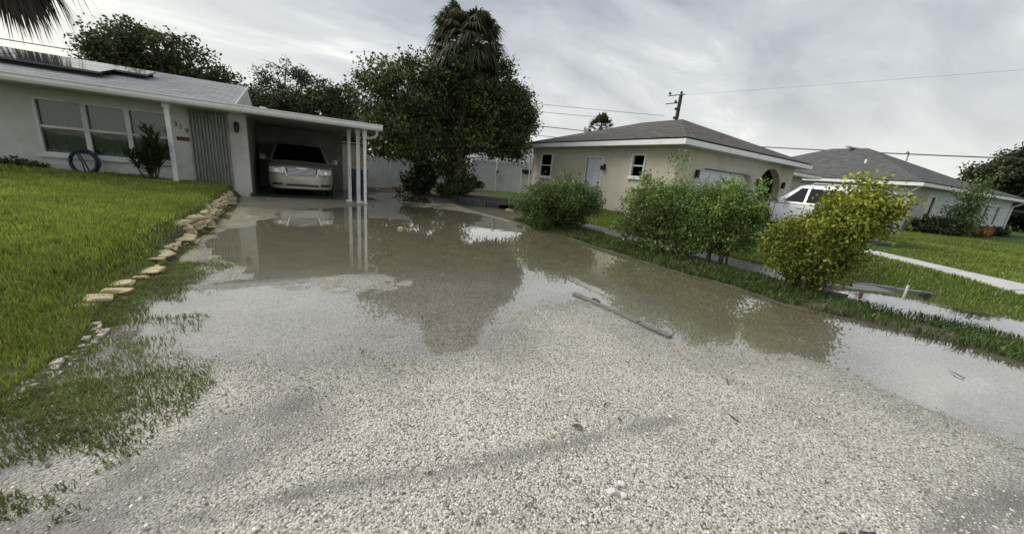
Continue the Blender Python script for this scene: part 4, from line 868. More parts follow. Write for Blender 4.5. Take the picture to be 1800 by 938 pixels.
    patch('intake', -.46, .46, .36, .42, 'black', .008); patch('bumper_lip', -.80, .80, .29, .315, 'van_paint' if P['paint'] == 'van_paint' else 'black', .03)
    for s in (-1, 1):
        m = MB(); x0, y0, z0m = s*(W-.02), C+.42, P['belt']+.06
        m.loft([[(x0+s*(.05+d*.19), y0-.02+.10*q[0]*k, z0m+.03+.085*q[1]*k) for q in ((-1, -.8), (.5, -.8), (.6, .8), (-.6, 1))] for d, k in ((0, .5), (.15, .95), (.8, 1), (1, .7))], True, True); m.tube([(x0-s*.02, y0, z0m-.02), (x0+s*.07, y0, z0m)], .03, 6); m.build('mirror', pm, V, smooth=50)
    for s in (-1, 1):
        for yw in P['axles']:
            r = P['wheel']; cx = s*(W-.11)
            ring2 = lambda rad, x: [(x, yw+rad*math.cos(t), r+rad*math.sin(t)) for t in np.linspace(0, 2*math.pi, 25)[:-1]]
            m = MB(); m.loft([ring2(r*.62, cx-s*.1), ring2(r*.96, cx-s*.1), ring2(r, cx-s*.07), ring2(r, cx+s*.08), ring2(r*.96, cx+s*.112), ring2(r*.64, cx+s*.113)]); t = m.build('tyre', MT['tyre'], V, smooth=40)
            m = MB(); m.loft([ring2(r*.64, cx+s*.10), ring2(r*.60, cx+s*.07)], True, True)
            for k in range(5):
                a = k*2*math.pi/5; c, sn = math.cos(a), math.sin(a); pp = lambda u, v, d: (cx+s*d, yw+c*u-sn*v, r+sn*u+c*v)
                m.hexa([pp(.03, -.03, .07), pp(r*.6, -.045, .07), pp(r*.6, .045, .07), pp(.03, .03, .07), pp(.03, -.03, .11), pp(r*.6, -.045, .10), pp(r*.6, .045, .10), pp(.03, .03, .11)])
            m.build('rim', MT['rim'], t)
            m = MB(); m.loft([[(s*(W+.004), yw+rad*math.cos(t), r+rad*math.sin(t)) for t in np.linspace(-.12, math.pi+.12, 17)] for rad in (r*1.02, r*1.17)], closed=False); m.build('wheel_arch', MT['black'], V)
    for yd in P['doors']:
        for s in (-1, 1): m = MB(); m.box(s*(W+.0005)-.003, s*(W+.0005)+.003, yd-.006, yd+.006, .38, P['belt']-.06); m.build('door_gap', MT['black'], V)
    for yd in P['handles']:
        for s in (-1, 1): m = MB(); m.cham(s*(W+.004)-.015, s*(W+.004)+.015, yd-.09, yd+.09, P['belt']-.17, P['belt']-.135, .006); m.build('door_handle', pm, V)
    if P.get('rack'):
        for s in (-1, 1): m = MB(); m.tube([(s*(wt-.12), R0+.3, zr-.02), (s*(wt-.12), R0+.4, zr+.05), (s*(wt-.12), R1-.4, zr+.05), (s*(wt-.12), R1-.3, zr-.02)], .018, 6); m.build('roof_rail', MT['alu'], V)
        for s in (-1, 1): m = MB(); m.cham(s*(W*.80)-.06, s*(W*.80)+.06, Ln-.10, Ln-.02, P['belt']-.10, P['belt']+.10, .02); m.build('tail_light', MT['red'], V)
    return V
vehicle('minivan', 'champagne minivan with chrome grille parked under the carport', 'van', (.34, 14.0, -.0), 0,
        dict(w=1.95, len=5.1, cowl=1.0, roof0=1.85, roof1=4.75, h=1.77, belt=1.10, nose=.95, paint='van_paint', grille=True, pillars=[2.35, 3.6], axles=[.95, 4.05], wheel=.33, doors=[1.35, 2.35, 3.6], handles=[2.2, 2.6]))
vehicle('parked_car', 'white sport utility car behind the yellow green shrub', 'car', (16.0, 7.72, .315), math.pi,
        dict(w=1.85, len=4.35, cowl=1.15, roof0=1.8, roof1=4.05, h=1.66, belt=1.0, nose=.86, paint='suv_paint', pillars=[2.15, 3.15], axles=[.85, 3.5], wheel=.35, doors=[1.3, 2.2, 3.15], handles=[2.05, 3.0], rack=True))

# ------------------------------------------------------------------ vegetation
def leaf_cloud(name, P, size, cols, mt, parent, up=.3, long=1.7):
    n = len(P); d = rng.normal(size=(n, 3)); d[:, 2] = d[:, 2]*.8-.25; d /= np.linalg.norm(d, axis=1)[:, None]
    r = rng.normal(size=(n, 3)); s = np.cross(d, r); s /= np.linalg.norm(s, axis=1)[:, None]; nn = np.cross(d, s)
    L = (size*(.6+.8*rng.random(n)))[:, None]; Wd = L/long*.5
    V = np.empty((n, 4, 3)); V[:, 0] = P; V[:, 1] = P+d*L*.5+s*Wd+nn*L*.06; V[:, 2] = P+d*L; V[:, 3] = P+d*L*.5-s*Wd+nn*L*.06
    tr = np.array([(0, 1, 2), (0, 2, 3)])
    me = tri_mesh(name, V.reshape(-1, 3), (tr[None]+(np.arange(n)*4)[:, None, None]).reshape(-1, 3), np.repeat(cols, 4, 0))
    return link(name, me, MT[mt], parent)
def shoots(k, r, z0, z1, cx=0, cy=0):
    # thin upright shoots standing out of a shrub
    out = []
    for _ in range(k):
        a = rng.random()*6.283; q = r*math.sqrt(rng.random()); z = z0+(z1-z0)*rng.random()*(1-.4*q/r); out.append((cx+q*math.cos(a), cy+q*math.sin(a), z, .05+.03*rng.random(), .05+.03*rng.random(), .14+.1*rng.random()))
    return out
def crown_points(blobs, n, clump=.3, per=45, shell=.55, lobes=8, ls=.36):
    # break every big lobe into smaller boughs so that the outline is uneven and gaps stay open
    sub = []
    for b in blobs:
        k = lobes if min(b[3:6]) > .3 else 1
        if k == 1: sub.append(b); continue
        for _ in range(k):
            d = rng.normal(size=3); d /= np.linalg.norm(d); q = .45+.5*rng.random(); s = ls+.22*rng.random()
            sub.append((b[0]+d[0]*b[3]*q, b[1]+d[1]*b[4]*q, b[2]+d[2]*b[5]*q, b[3]*s, b[4]*s, b[5]*s*.8))
    blobs = sub
    vol = np.array([b[3]*b[4]*b[5] for b in blobs])**.8; k = rng.choice(len(blobs), size=max(1, n//per), p=vol/vol.sum())
    B = np.array(blobs)[k]; d = rng.normal(size=(len(k), 3)); d /= np.linalg.norm(d, axis=1)[:, None]
    rad = shell+(1-shell)*rng.random(len(k))**.6; rad *= (.85+.2*rng.random(len(k)))
    c = B[:, :3]+d*rad[:, None]*B[:, 3:6]
    sz = clump*(.5+1.0*rng.random(len(k)))
    idx = np.repeat(np.arange(len(k)), per); off = np.clip(rng.normal(size=(len(idx), 3)), -1.7, 1.7)*np.array([1, 1, .7])*sz[idx][:, None]*.6
    return c[idx]+off, idx, c
def tone(base, idx, P, zspan, dark=.5, jit=.35, extra=None):
    ck = rng.random(idx.max()+1); c = np.array(base)[None]*(1-jit+2.3*jit*ck[idx]**1.4)[:, None]*(.8+.4*rng.random((len(idx), 1)))
    hue = (rng.random(idx.max()+1)-.5)[idx]*.35; c[:, 0] *= 1+hue; c[:, 2] *= 1-hue*.5
    if extra is not None: c = extra(c, P, ck[idx])
    return c
def limbs(base, targets, r0, mt, parent, name='trunk', fork=.4, n=8):
    m = MB(); base = Vector(base); top = Vector((base.x+random.uniform(-.15, .15), base.y, base.z+(max(t[2] for t in targets)-base.z)*fork))
    k = 6; m.tube([base.lerp(top, i/k)+Vector((math.sin(i*1.3)*.06*r0/.2, math.cos(i*1.7)*.05*r0/.2, 0)) for i in range(k+1)], [r0*(1.25 if i == 0 else 1-.4*i/k) for i in range(k+1)], n)
    for t in targets:
        t = Vector(t); st = base.lerp(top, random.uniform(.6, 1.0)); mid = st.lerp(t, .5)+Vector((random.uniform(-.2, .2), random.uniform(-.2, .2), .15*(t-st).length))
        pts = [st*(1-u)**2+mid*2*u*(1-u)+t*u*u for u in np.linspace(0, 1, 6)]
        m.tube(pts, [r0*.5*(1-.85*u) for u in np.linspace(0, 1, 6)], 6)
        for _ in range(2):
            s2 = pts[random.randint(2, 4)]; e = s2+Vector((random.uniform(-1, 1), random.uniform(-1, 1), random.uniform(0, .9)))*(t-st).length*.35
            m.tube([s2, s2.lerp(e, .5)+Vector((0, 0, .05)), e], [r0*.2, r0*.12, r0*.03], 5)
    return m.build(name, MT[mt], parent, smooth=60)
def tree(name, label, loc, blobs, n, leafsize, base, r0=.2, clump=.35, per=45, shell=.55, cat='tree', group=None, extra=None, mt='leaf', ls=.36, fork=.4, jit=.35, stems=1, part='trunk', long=1.7):
    T = empty(name, loc, 0, label, cat, group)
    P, idx, c = crown_points(blobs, n, clump, per, shell, ls=ls); P[:, 2] = np.maximum(P[:, 2], .02)
    cols = tone(base, idx, P, None, jit=jit, extra=extra); leaf_cloud('crown', P, leafsize, cols, mt, T, long=long)
    pick = c[rng.choice(len(c), size=min(len(c), 26), replace=False)]
    if stems == 1: limbs((0, 0, -.15), [tuple(p) for p in pick[:18]], r0, 'bark', T, part, fork)
    else:
        for k in range(stems):
            a = k*6.28/stems; limbs((.18*math.cos(a), .18*math.sin(a), -.1), [tuple(p) for p in pick[k::stems][:6]], r0, 'bark', T, 'stem', .35, 6)
    return T

def fan_frond(mb_pts, c, az, el, length, fan, nleaf, droop, wid, col, V, Ct, T):
    """appends one fan-palm frond (petiole + leaflets) as triangles"""
    d = np.array([math.cos(az)*math.cos(el), math.sin(az)*math.cos(el), math.sin(el)]); side = np.array([-math.sin(az), math.cos(az), 0]); upv = np.cross(side, d)*-1
    pet = np.array(c)+d*length*.55+np.array([0, 0, -droop*.10*length])
    def strip(a, b, cc, w0, w1, w2, nr, colr):
        b0 = len(V); dirv = b-a; s = np.cross(dirv, nr); s /= (np.linalg.norm(s)+1e-9)
        V.extend([a-s*w0, a+s*w0, b-s*w1, b+s*w1, cc]); Ct.extend([colr]*5); T.extend([(b0, b0+1, b0+3), (b0, b0+3, b0+2), (b0+2, b0+3, b0+4)])
    strip(np.array(c), (np.array(c)+pet)/2+np.array([0, 0, .03]), pet, .03, .022, .01, upv, tuple(np.array(col)*.9))
    for i in range(nleaf):
        a = (i/(nleaf-1)-.5)*fan; dl = d*math.cos(a)+side*math.sin(a)*(1.0)+upv*(.12*math.cos(a*2)); dl /= np.linalg.norm(dl)
        L = length*(.62-.12*abs(a))*random.uniform(.85, 1.1)
        mid = pet+dl*L*.55+np.array([0, 0, -droop*.10*L]); end = pet+dl*L*.85+np.array([random.uniform(-.05, .05), random.uniform(-.05, .05), -droop*.62*L*random.uniform(.7, 1.2)])
        k = random.uniform(.7, 1.3); strip(pet, mid, end, wid*.5, wid, 0, upv+np.array([.01, .02, .01]), tuple(np.array(col)*k))
def palm(name, label, loc, h, lean, r, nf, length, droop, col, dead, trunk_r=.19, deadcol=(.10, .072, .05), els=(-.6, 1.35), nleaf=22, rz=0):
    T = empty(name, loc, rz, label, 'palm tree'); V, Ct, Tt = [], [], []; c = (lean[0], lean[1], h)
    for i in range(nf):
        az = i*2.399+random.uniform(-.3, .3); el = els[0]+(els[1]-els[0])*((i+.5)/nf)
        fan_frond(None, c, az, el, length*random.uniform(.85, 1.1), 2.5, nleaf, droop*(1.2-.4*max(el, 0)), .03, np.array(col)*random.uniform(.65, 1.25), V, Ct, Tt)
    for i in range(dead):
        az = i*2.399+1+random.uniform(-.4, .4); fan_frond(None, (c[0], c[1], h-.25), az, random.uniform(-1.25, -.75), length*random.uniform(.7, 1.0), 1.5, nleaf, 1.3, .034, np.array(deadcol)*random.uniform(.6, 1.3), V, Ct, Tt)
    me = tri_mesh('crown', np.array(V), np.array(Tt), np.array(Ct)); link('crown', me, MT['leaf'], T)
    m = MB(); k = 14; pts = [(lean[0]*(i/k)**1.5, lean[1]*(i/k)**1.5, -.1+(h+.1)*i/k) for i in range(k+1)]
    m.tube(pts, [trunk_r*(1.0+.12*math.sin(i*2.4)) for i in range(k+1)], 10); m.build('trunk', MT['palm_bark'], T, smooth=50)
    return T

# the big broadleaf tree with the cabbage palm growing through it
tree('broadleaf_tree', 'big dark green tree with dense crown beside the carport', (6.6, 16.3, .1),
     [(-2.5, 0, 4.0, 1.5, 1.6, 1.5), (-1.5, .2, 3.0, 1.9, 1.9, 1.7), (-2.9, .2, 2.6, 1.2, 1.3, 1.1), (0, .2, 4.2, 2.0, 1.9, 1.9), (1.9, 0, 4.5, 1.6, 1.6, 1.6), (2.8, .1, 4.6, 1.0, 1.2, 1.0), (2.5, 0, 3.2, 1.3, 1.4, 1.0), (0.2, -.3, 2.3, 1.7, 1.5, 1.0), (1.9, 0, 2.4, 1.1, 1.1, .6), (-1.6, 0, 2.2, 1.3, 1.2, .6), (0, 0, 1.3, .9, .8, .7), (.6, 0, 5.5, 1.4, 1.4, 1.0), (3.5, .1, 3.7, .7, .8, .5), (2.9, 0, 3.9, 1.1, 1.1, 1.0), (1.2, -.4, 3.2, 1.6, 1.3, 1.4), (-.6, -.4, 4.9, 1.3, 1.2, 1.1), (-1.5, 0, 4.6, 1.3, 1.2, 1.2), (.5, -.6, 4.9, 1.5, 1.2, 1.2), (-3.3, 0, 4.4, .8, .9, .7)],
     130000, .12, (.085, .114, .036), r0=.28, clump=.34, per=46, shell=.35, jit=.75, ls=.40, fork=.35, mt='leaf_gloss')
palm('cabbage_palm', 'grey green cabbage palm rising out of the big tree', (6.6, 15.9, .1), 6.5, (.12, -.05), .2, 95, 1.72, .72, (.088, .095, .05), 12, deadcol=(.085, .08, .048), els=(-.6, 1.05), nleaf=24)
# palm whose hanging fronds enter at the top left corner
palm('cabbage_palm', 'brown skirted palm behind the house at the top left corner', (-9.6, 18.6, .3), 7.15, (2.5, 0), .25, 30, 2.05, 1.1, (.06, .058, .03), 44, trunk_r=.26, deadcol=(.075, .052, .038), nleaf=24)
palm('cabbage_palm', 'small round palm top showing over the beige house roof', (24.6, 26.2, .3), 5.9, (.1, 0), .2, 46, 1.45, .5, (.075, .085, .03), 14, deadcol=(.16, .12, .04), els=(-.7, 1.4))
# trees behind the left house
tree('oak_tree', 'wide dark oak behind the roof with solar panels', (-4.6, 25.5, .3),
     [(-.9, 0, 4.9, 1.7, 1.8, 1.4), (.6, 0, 4.6, 1.7, 1.8, 1.3), (2.0, 0, 3.9, 1.5, 1.6, 1.2), (-2.2, 0, 4.8, 1.0, 1.0, .8), (0, 0, 3.0, 2.8, 1.8, 1.4), (2.8, 0, 3.2, 1.1, 1.2, 1.1), (-1.3, 0, 5.9, .8, .8, .6), (-2.9, .2, 3.2, 1.6, 1.4, .8)],
     42000, .15, (.078, .096, .036), r0=.26, clump=.40, per=36, shell=.5, jit=.45)
tree('pine_tree', 'sparse feathery tree with sky showing through behind the carport', (.1, 26.5, .3),
     [(0, 0, 5.6, 1.0, 1.0, .9), (.7, 0, 4.7, 1.2, 1.2, 1.0), (-.9, 0, 4.5, 1.1, 1.0, 1.0), (0, 0, 3.5, 1.5, 1.2, 1.0)], 7000, .17, (.075, .09, .042), r0=.16, clump=.34, per=34, shell=.4, long=2.6, fork=.6)
tree('oak_tree', 'bushy green tree between the feathery tree and the big tree', (2.3, 25.2, .3),
     [(-.8, 0, 3.7, 1.2, 1.2, 1.0), (.5, 0, 4.0, 1.3, 1.2, 1.0), (1.4, 0, 3.6, 1.0, 1.1, .9), (0, 0, 2.6, 2.2, 1.4, 1.3), (.3, 0, 4.8, .4, .4, .35), (-.6, 0, 4.7, .35, .35, .3)], 24000, .15, (.08, .104, .038), r0=.2, clump=.36, per=36, jit=.45)
tree('oak_tree', 'dark low tree filling the gap beside the carport end', (4.9, 24.2, .2),
     [(0, 0, 3.2, 1.5, 1.4, 1.5), (-1.0, 0, 2.6, 1.1, 1.2, 1.2), (.8, 0, 2.5, 1.2, 1.2, 1.2)], 14000, .16, (.066, .088, .034), r0=.18, clump=.38, per=36, jit=.4)
# dense evergreen at the far right
tree('oak_tree', 'round dark tree behind the pale blue house at the right edge', (59.5, 6.0, .3),
     [(0, 0, 5.8, 2.6, 2.6, 2.5), (-1.2, 1.3, 5.0, 2.0, 2.0, 1.8), (.6, -1.8, 5.0, 2.2, 2.2, 2.2), (0, -3.6, 4.0, 2.2, 2.2, 2.0), (0, -5, 2.6, 2, 2, 1.6)], 26000, .30, (.065, .08, .034), r0=.4, clump=.7, per=36, jit=.4)
tree('oak_tree', 'dark trees closing the street at the right edge', (66, 3.0, .3), [(0, 0, 3.0, 4, 4, 2.2), (3, -4, 3, 4, 4, 2.2), (0, 3, 2, 3, 3, 1.6)], 12000, .5, (.04, .052, .024), r0=.4, clump=1.0, per=36)
tree('small_tree', 'slender green tree standing before the pale blue house', (29.8, 3.85, .4),
     [(0, .1, 1.7, .5, .42, .7), (.1, .2, 1.0, .5, .45, .6), (0, 0, 2.3, .42, .36, .4), (0, .25, .5, .5, .45, .4), (0, -.15, 2.75, .34, .3, .28)], 4500, .11, (.115, .17, .055), r0=.1, clump=.4, per=36)
def yellow(c, P, ck):
    t = .85*np.clip((P[:, 2]-.75)/1.0, 0, 1)*np.clip(.1+1.0*ck, 0, 1)+.3*(ck > .86); t = np.clip(t, 0, 1)[:, None]
    return c*(1-t)+np.array((.46, .46, .045))*t*(.7+.6*rng.random((len(P), 1)))
def lighter_top(c, P, ck):  # leaf colour gets lighter with height, varied by clump
    t = (np.clip((P[:, 2]-.5)/1.2, 0, 1)*.8)[:, None]*(.4+ck[:, None]*.8); return c*(1+.75*t)
SH = 'shrubs in a row along the driveway'
tree('shrub', 'dense dark shrub nearest the fence gate, leftmost of the row', (6.55, 8.15, .02), [(0, 0, .66, .85, .8, .6), (-.5, .1, .55, .65, .65, .52), (.45, -.1, .56, .6, .6, .52), (0, .1, 1.02, .55, .5, .42), (.1, 0, 1.42, .14, .14, .24), (-.6, 0, .95, .35, .4, .3), (.5, -.3, 1.1, .14, .16, .28), (-.3, .2, 1.3, .12, .12, .22)]+shoots(26, .8, .95, 1.45), 30000, .058, (.078, .118, .03), ls=.5, r0=.03, clump=.17, per=34, cat='shrub', group=SH, stems=5, mt='leaf_gloss', extra=lighter_top, jit=.4)
tree('shrub', 'light leafed shrub with a tall sprig before the beige wall', (6.75, 5.0, .02), [(0, -.12, .75, .64, .74, .7), (-.2, .1, .95, .48, .48, .5), (.1, -.18, 1.22, .46, .5, .36), (.25, -.12, 1.75, .11, .11, .38), (.22, -.14, 2.08, .2, .18, .11), (-.3, .2, .55, .38, .38, .45), (-.15, .35, 1.42, .13, .13, .25), (0, -.25, 1.4, .12, .12, .3)]+shoots(30, .6, 1.1, 1.75), 19000, .052, (.12, .175, .045), ls=.46, r0=.025, clump=.15, per=32, cat='shrub', group=SH, stems=5, mt='leaf_gloss', extra=lighter_top)
tree('shrub', 'upright green shrub before the garage, next to the yellow one', (7.0, 3.72, .02), [(0, .14, .68, .6, .68, .65), (.1, .28, 1.12, .46, .5, .4), (-.1, -.18, 1.1, .3, .26, .34), (0, -.3, .8, .36, .3, .55), (0, -.48, 1.35, .11, .12, .34), (.1, .2, 1.55, .14, .14, .22), (.05, -.02, 1.5, .12, .12, .25)]+shoots(34, .6, 1.05, 1.7), 20000, .05, (.125, .19, .04), ls=.46, r0=.025, clump=.14, per=32, cat='shrub', group=SH, stems=5, mt='leaf_gloss', extra=lighter_top)
tree('shrub', 'yellow green shrub at the driveway corner before the white car', (6.8, 2.13, .02), [(0, .02, .80, .48, .44, .55), (0, .40, .78, .32, .30, .30), (0, -.16, 1.22, .40, .30, .28), (.1, -.38, 1.34, .32, .24, .22), (-.1, .30, .5, .32, .30, .30), (0, -.14, .75, .36, .28, .40), (.1, -.30, 1.60, .18, .16, .12), (0, .05, .35, .26, .24, .35), (0, -.48, 1.15, .28, .14, .10), (0, .52, .98, .2, .14, .08), (0, .60, .68, .26, .18, .12), (.1, -.54, 1.44, .3, .16, .12), (.05, -.18, 1.72, .14, .10, .07), (0, .15, 1.12, .2, .2, .12)]+shoots(18, .4, 1.1, 1.6, 0, -.25), 34000, .052, (.15, .185, .028), ls=.46, r0=.03, clump=.15, per=32, cat='shrub', group=SH, stems=4, extra=yellow)
# undergrowth in the bed below the big tree
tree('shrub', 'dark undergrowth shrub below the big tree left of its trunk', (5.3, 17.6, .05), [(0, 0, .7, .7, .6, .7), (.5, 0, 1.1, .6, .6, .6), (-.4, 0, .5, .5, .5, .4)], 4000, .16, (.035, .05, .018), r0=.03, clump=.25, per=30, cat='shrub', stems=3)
tree('shrub', 'leafy green plants spilling over the dark bed edging', (6.5, 15.2, .18), [(0, 0, .35, .5, .9, .4), (.7, .6, .5, .7, .8, .5), (-.25, 1.2, .25, .4, .5, .3)], 3500, .14, (.06, .095, .025), r0=.02, clump=.2, per=30, cat='shrub', stems=3)
for i, (x, y, s, lb) in enumerate(((28.55, 5.0, .5, 'dark bush at the corner of the pale blue house'), (29.2, 4.4, .7, 'leafy bush left of the slender tree'), (35.2, 3.75, .4, 'bush right of the slender tree'), (38.5, 3.5, .4, 'low bush under the far windows of the blue house'))):
    tree('shrub', lb, (x, y, .35), [(0, 0, .5*s, .6*s, .6*s, .55*s), (.3*s, .2, .8*s, .4*s, .5*s, .4*s)], 1500, .16, (.05, .06+.01*i, .03), r0=.02, clump=.25, per=30, cat='shrub', stems=2)
tree('flower_bush', 'small orange flowering bush before the pale blue house', (33.2, 3.75, .4), [(0, 0, .3, .4, .4, .3)], 500, .16, (.30, .13, .05), r0=.02, clump=.25, per=30, cat='bush', stems=2)

def strap_plant():
    T = empty('dracaena', (-2.95, 12.55, .40), 0, 'tall spiky green plant with thin canes under the front window', 'plant'); V, Ct, Tt = [], [], []
    canes = [(-.34, -.05, .62), (.02, .04, .78), (.18, -.02, 1.0), (.06, -.08, 1.18), (-.1, .02, .52), (.22, .05, .66), (.0, -.1, .35)]
    m = MB()
    for cx, cy, h in canes:
        m.tube([(cx*.25, cy*.3, -.05), (cx*.7, cy, h*.55), (cx, cy, h)], [.02, .016, .012], 6)
        for i in range(75):
            z = h*(.45+.6*random.random()); az = random.uniform(0, 6.28); el = random.uniform(.3, 1.25); L = random.uniform(.28, .50)
            u = z/h; px = cx*(.25+.75*min(u, 1)); a = np.array((px, cy*.8, z)); d = np.array([math.cos(az)*math.cos(el), math.sin(az)*math.cos(el), math.sin(el)]); s = np.array([-math.sin(az), math.cos(az), 0])*.019
            b = a+d*L*.55; e = a+d*L+np.array((math.cos(az)*.06, math.sin(az)*.06, -.10)); k = len(V); V.extend([a-s*.6, a+s*.6, b-s, b+s, e]); c = np.array((.055, .085, .022))*random.uniform(.6, 1.5); Ct.extend([c]*5); Tt.extend([(k, k+1, k+3), (k, k+3, k+2), (k+2, k+3, k+4)])
    link('leaves', tri_mesh('leaves', np.array(V), np.array(Tt), np.array(Ct)), MT['leaf'], T); m.build('cane', MT['bark'], T, smooth=60)
strap_plant()
tree('shrub', 'low weeds at the foot of the front wall near the window', (-5.35, 13.2, .45), [(0, 0, .1, .45, .12, .1), (-.6, 0, .12, .3, .12, .1)], 700, .09, (.07, .09, .03), r0=.008, clump=.1, per=25, cat='plant', stems=2)

# ------------------------------------------------------------------ poles and wires
def pole():
    b = Vector((24.3, 18.1, .2)); T = empty('utility_pole', b, 0, 'dark utility pole with insulators behind the beige house', 'pole')
    m = MB(); m.tube([(0, 0, 0), (0, 0, 4), (0, 0, 7.75)], [.15, .14, .12], 10); m.build('shaft', MT['pole_wood'], T)
    for z, a, b2 in ((7.75, -.9, .3), (7.2, -1.0, .15), (5.55, -.6, .5)):
        m = MB(); m.tube([(a*.55, a*-.75, z-.08), (b2*.55, b2*-.75, z+.04)], .035, 6); m.build('crossarm', MT['concrete'], T)
    for x, y, z in ((-.45, .6, 7.74), (0, 0, 7.8), (-.2, .2, 7.2), (-.17, .1, 6.7), (-.17, .1, 6.1)):
        m = MB(); m.loft([[(x+r*math.cos(a), y+r*math.sin(a), z+dz) for a in np.linspace(0, 6.283, 9)[:-1]] for r, dz in ((.03, 0), (.09, .05), (.09, .12), (.05, .18))], True, True); m.build('insulator', MT['darkgrey'], T)
pole()
def wire(a, b, sag, r, label, name='power_line'):
    a, b = Vector(a), Vector(b); o = empty(name, a, 0, label, 'wire')
    pts = [a.lerp(b, t)+Vector((0, 0, -sag*4*t*(1-t)))-a for t in np.linspace(0, 1, 17)]
    MB().tube(pts, r, 5).build('cable', MT['wire'], o)
def ext(a, b, s0, s1):
    a, b = Vector(a), Vector(b); return a-(b-a)*s0, b+(b-a)*s1
wire(*ext((16.03, 25.36, 5.25), (22.41, 25.57, 5.61), 1.5, .35), .05, .03, 'thicker of the two lines sagging to the beige roof')
wire(*ext((15.83, 25.49, 4.55), (21.14, 26.63, 4.87), 1.5, .2), .05, .022, 'lowest thin line meeting the beige roof')
wire(*ext((19.93, 34.68, 8.68), (30.81, 31.41, 9.15), .8, .6), .1, .02, 'topmost faint line right of the big tree')
wire(*ext((19.99, 34.64, 7.93), (30.23, 31.97, 8.4), .8, .1), .1, .02, 'second faint line right of the big tree')
wire(*ext((40.35, 19.92, 6.3), (44.42, 7.22, 5.93), .25, .5), .1, .045, 'line passing over the grey roof of the pale blue house')
wire((24.3, 18.1, 7.93), Vector((24.3, 18.1, 7.93)).lerp(Vector((21.81, 2.89, 6.47)), 1.5), .02, .004, 'faint line crossing the sky at the upper right')
wire(*ext((-10.92, 27.94, 5.24), (-9.22, 28.55, 5.35), 2, 1.2), .05, .022, 'line above the solar panels at the left')
def mast():
    T = empty('service_mast', (43.9, 10.0, 4.0), 0, 'short metal mast on the grey roof holding the line', 'mast')
    MB().tube([(0, 0, 0), (0, 0, 2.05)], .05, 8).build('pipe', MT['alu'], T); MB().tube([(0, 0, 2.0), (-.08, .05, 2.12), (-.2, .1, 2.05)], .06, 8).build('weatherhead', MT['alu'], T)
mast()

# ------------------------------------------------------------------ small things
def hose():
    T = empty('garden_hose', (-4.30, 13.20, .42), 0, 'dark blue hose coiled upright against the front wall', 'hose')
    m = MB(); pts = []
    for i in range(161):
        a = i/160*2*math.pi*5; k = i/160; r = .25+.022*math.sin(a*.5+k*7)
        pts.append((r*.92*math.cos(a)+.012*math.sin(k*23), .12-.10*k+.03*math.sin(a), .29+r*1.1*math.sin(a)))
    m.tube(pts, .024, 7); m.build('coil', MT['blue_hose'], T, smooth=80)
    m = MB(); m.tube([(-.06, -.02, .56), (.03, -.03, .30), (.10, -.02, .02), (.16, -.05, -.01)], .016, 6); m.tube([(-.1, .02, .52), (-.02, 0, .28), (.02, -.03, .0)], .014, 6); m.build('hose_end', MT['blue_hose'], T, smooth=80)
    m = MB(); m.tube([(-.02, .2, .5), (-.02, .05, .52), (.0, -.02, .58)], .012, 6); m.build('hanger', MT['black'], T)
hose()

def rock_mesh(seed, sx, sy, sz, jit=.16):
    r = random.Random(seed); m = MB(); c = .22
    def ring(z, k): return [(x*k+r.uniform(-jit, jit)*sx*.5, y*k+r.uniform(-jit, jit)*sy*.5, z+r.uniform(-jit, jit)*sz*.4) for x, y in ((sx*(1-c), -sy), (sx, -sy*(1-c)), (sx, sy*(1-c)), (sx*(1-c), sy), (-sx*(1-c), sy), (-sx, sy*(1-c)), (-sx, -sy*(1-c)), (-sx*(1-c), -sy))]
    m.loft([ring(0, .9), ring(sz*.25, 1.0), ring(sz*.75, 1.0), ring(sz, .86)], True, True)
    me = bpy.data.meshes.new('stone'); me.from_pydata(m.v, [], m.f); me.update(); return me
def edging():
    T = empty('stone_edging', (-1.35, 8, 0), 0, 'tumbled pale limestone edging between the lawn and the driveway', 'stone edging'); inv = Matrix.Translation((1.35, -8, 0))
    y = 4.15; k = 0; rr = random.Random(4)
    while y < 12.6:
        sx, sy, sz = rr.uniform(.07, .14), rr.uniform(.05, .14), rr.uniform(.028, .055)
        if y < 6.5: sx *= .85; sy *= .7; sz *= .7
        lay = 1 if y < 5.4 else (2 if y < 7.0 else 4)
        for L in range(lay):
            x = float(left_edge(y)) - .05 - .03*L + rr.uniform(-.04, .04) - (.06 if y < 5.0 else 0) + (.0 if y > 7 else .05*math.sin(y*3)); zb = -.015 + L*.068 + rr.uniform(-.012, .018) + (.025 if y < 5.6 else 0)
            me = rock_mesh(k, jit=.34, sx=sx*rr.uniform(.85, 1.1), sy=sy*rr.uniform(.9, 1.05), sz=sz*rr.uniform(.9, 1.3)); o = link('stone', me, MT['limestone'], T); o.location = (x, y+rr.uniform(-.05, .05), zb); o.rotation_euler = (rr.uniform(-.15, .15), rr.uniform(-.18, .18), rr.uniform(-.5, .5)); o.matrix_parent_inverse = inv; k += 1
        y += sy*1.5 + (rr.uniform(.0, .14) if y < 6.0 else 0)
edging()
def flat_edge():
    T = empty('concrete_edging', (-1.3, 3, 0), 0, 'crumbling pale concrete strip at the near left lawn edge', 'edging'); inv = Matrix.Translation((1.3, -3, 0))
    ys = np.linspace(2.20, 3.75, 47)
    for i in range(46):
        me = rock_mesh(100+i, .012+.03*random.random()**2, random.uniform(.012, .04), random.uniform(.012, .028), .5); o = link('concrete_piece', me, MT['pale_sand'], T); y = (ys[i]+ys[i+1])/2
        o.location = (float(left_edge(y))+.04+random.uniform(-.035, .035), y, -.012+.008*(i % 2)); o.rotation_euler = (random.uniform(-.06, .06), random.uniform(-.1, .1), random.uniform(-.2, .2)); o.matrix_parent_inverse = inv
flat_edge()

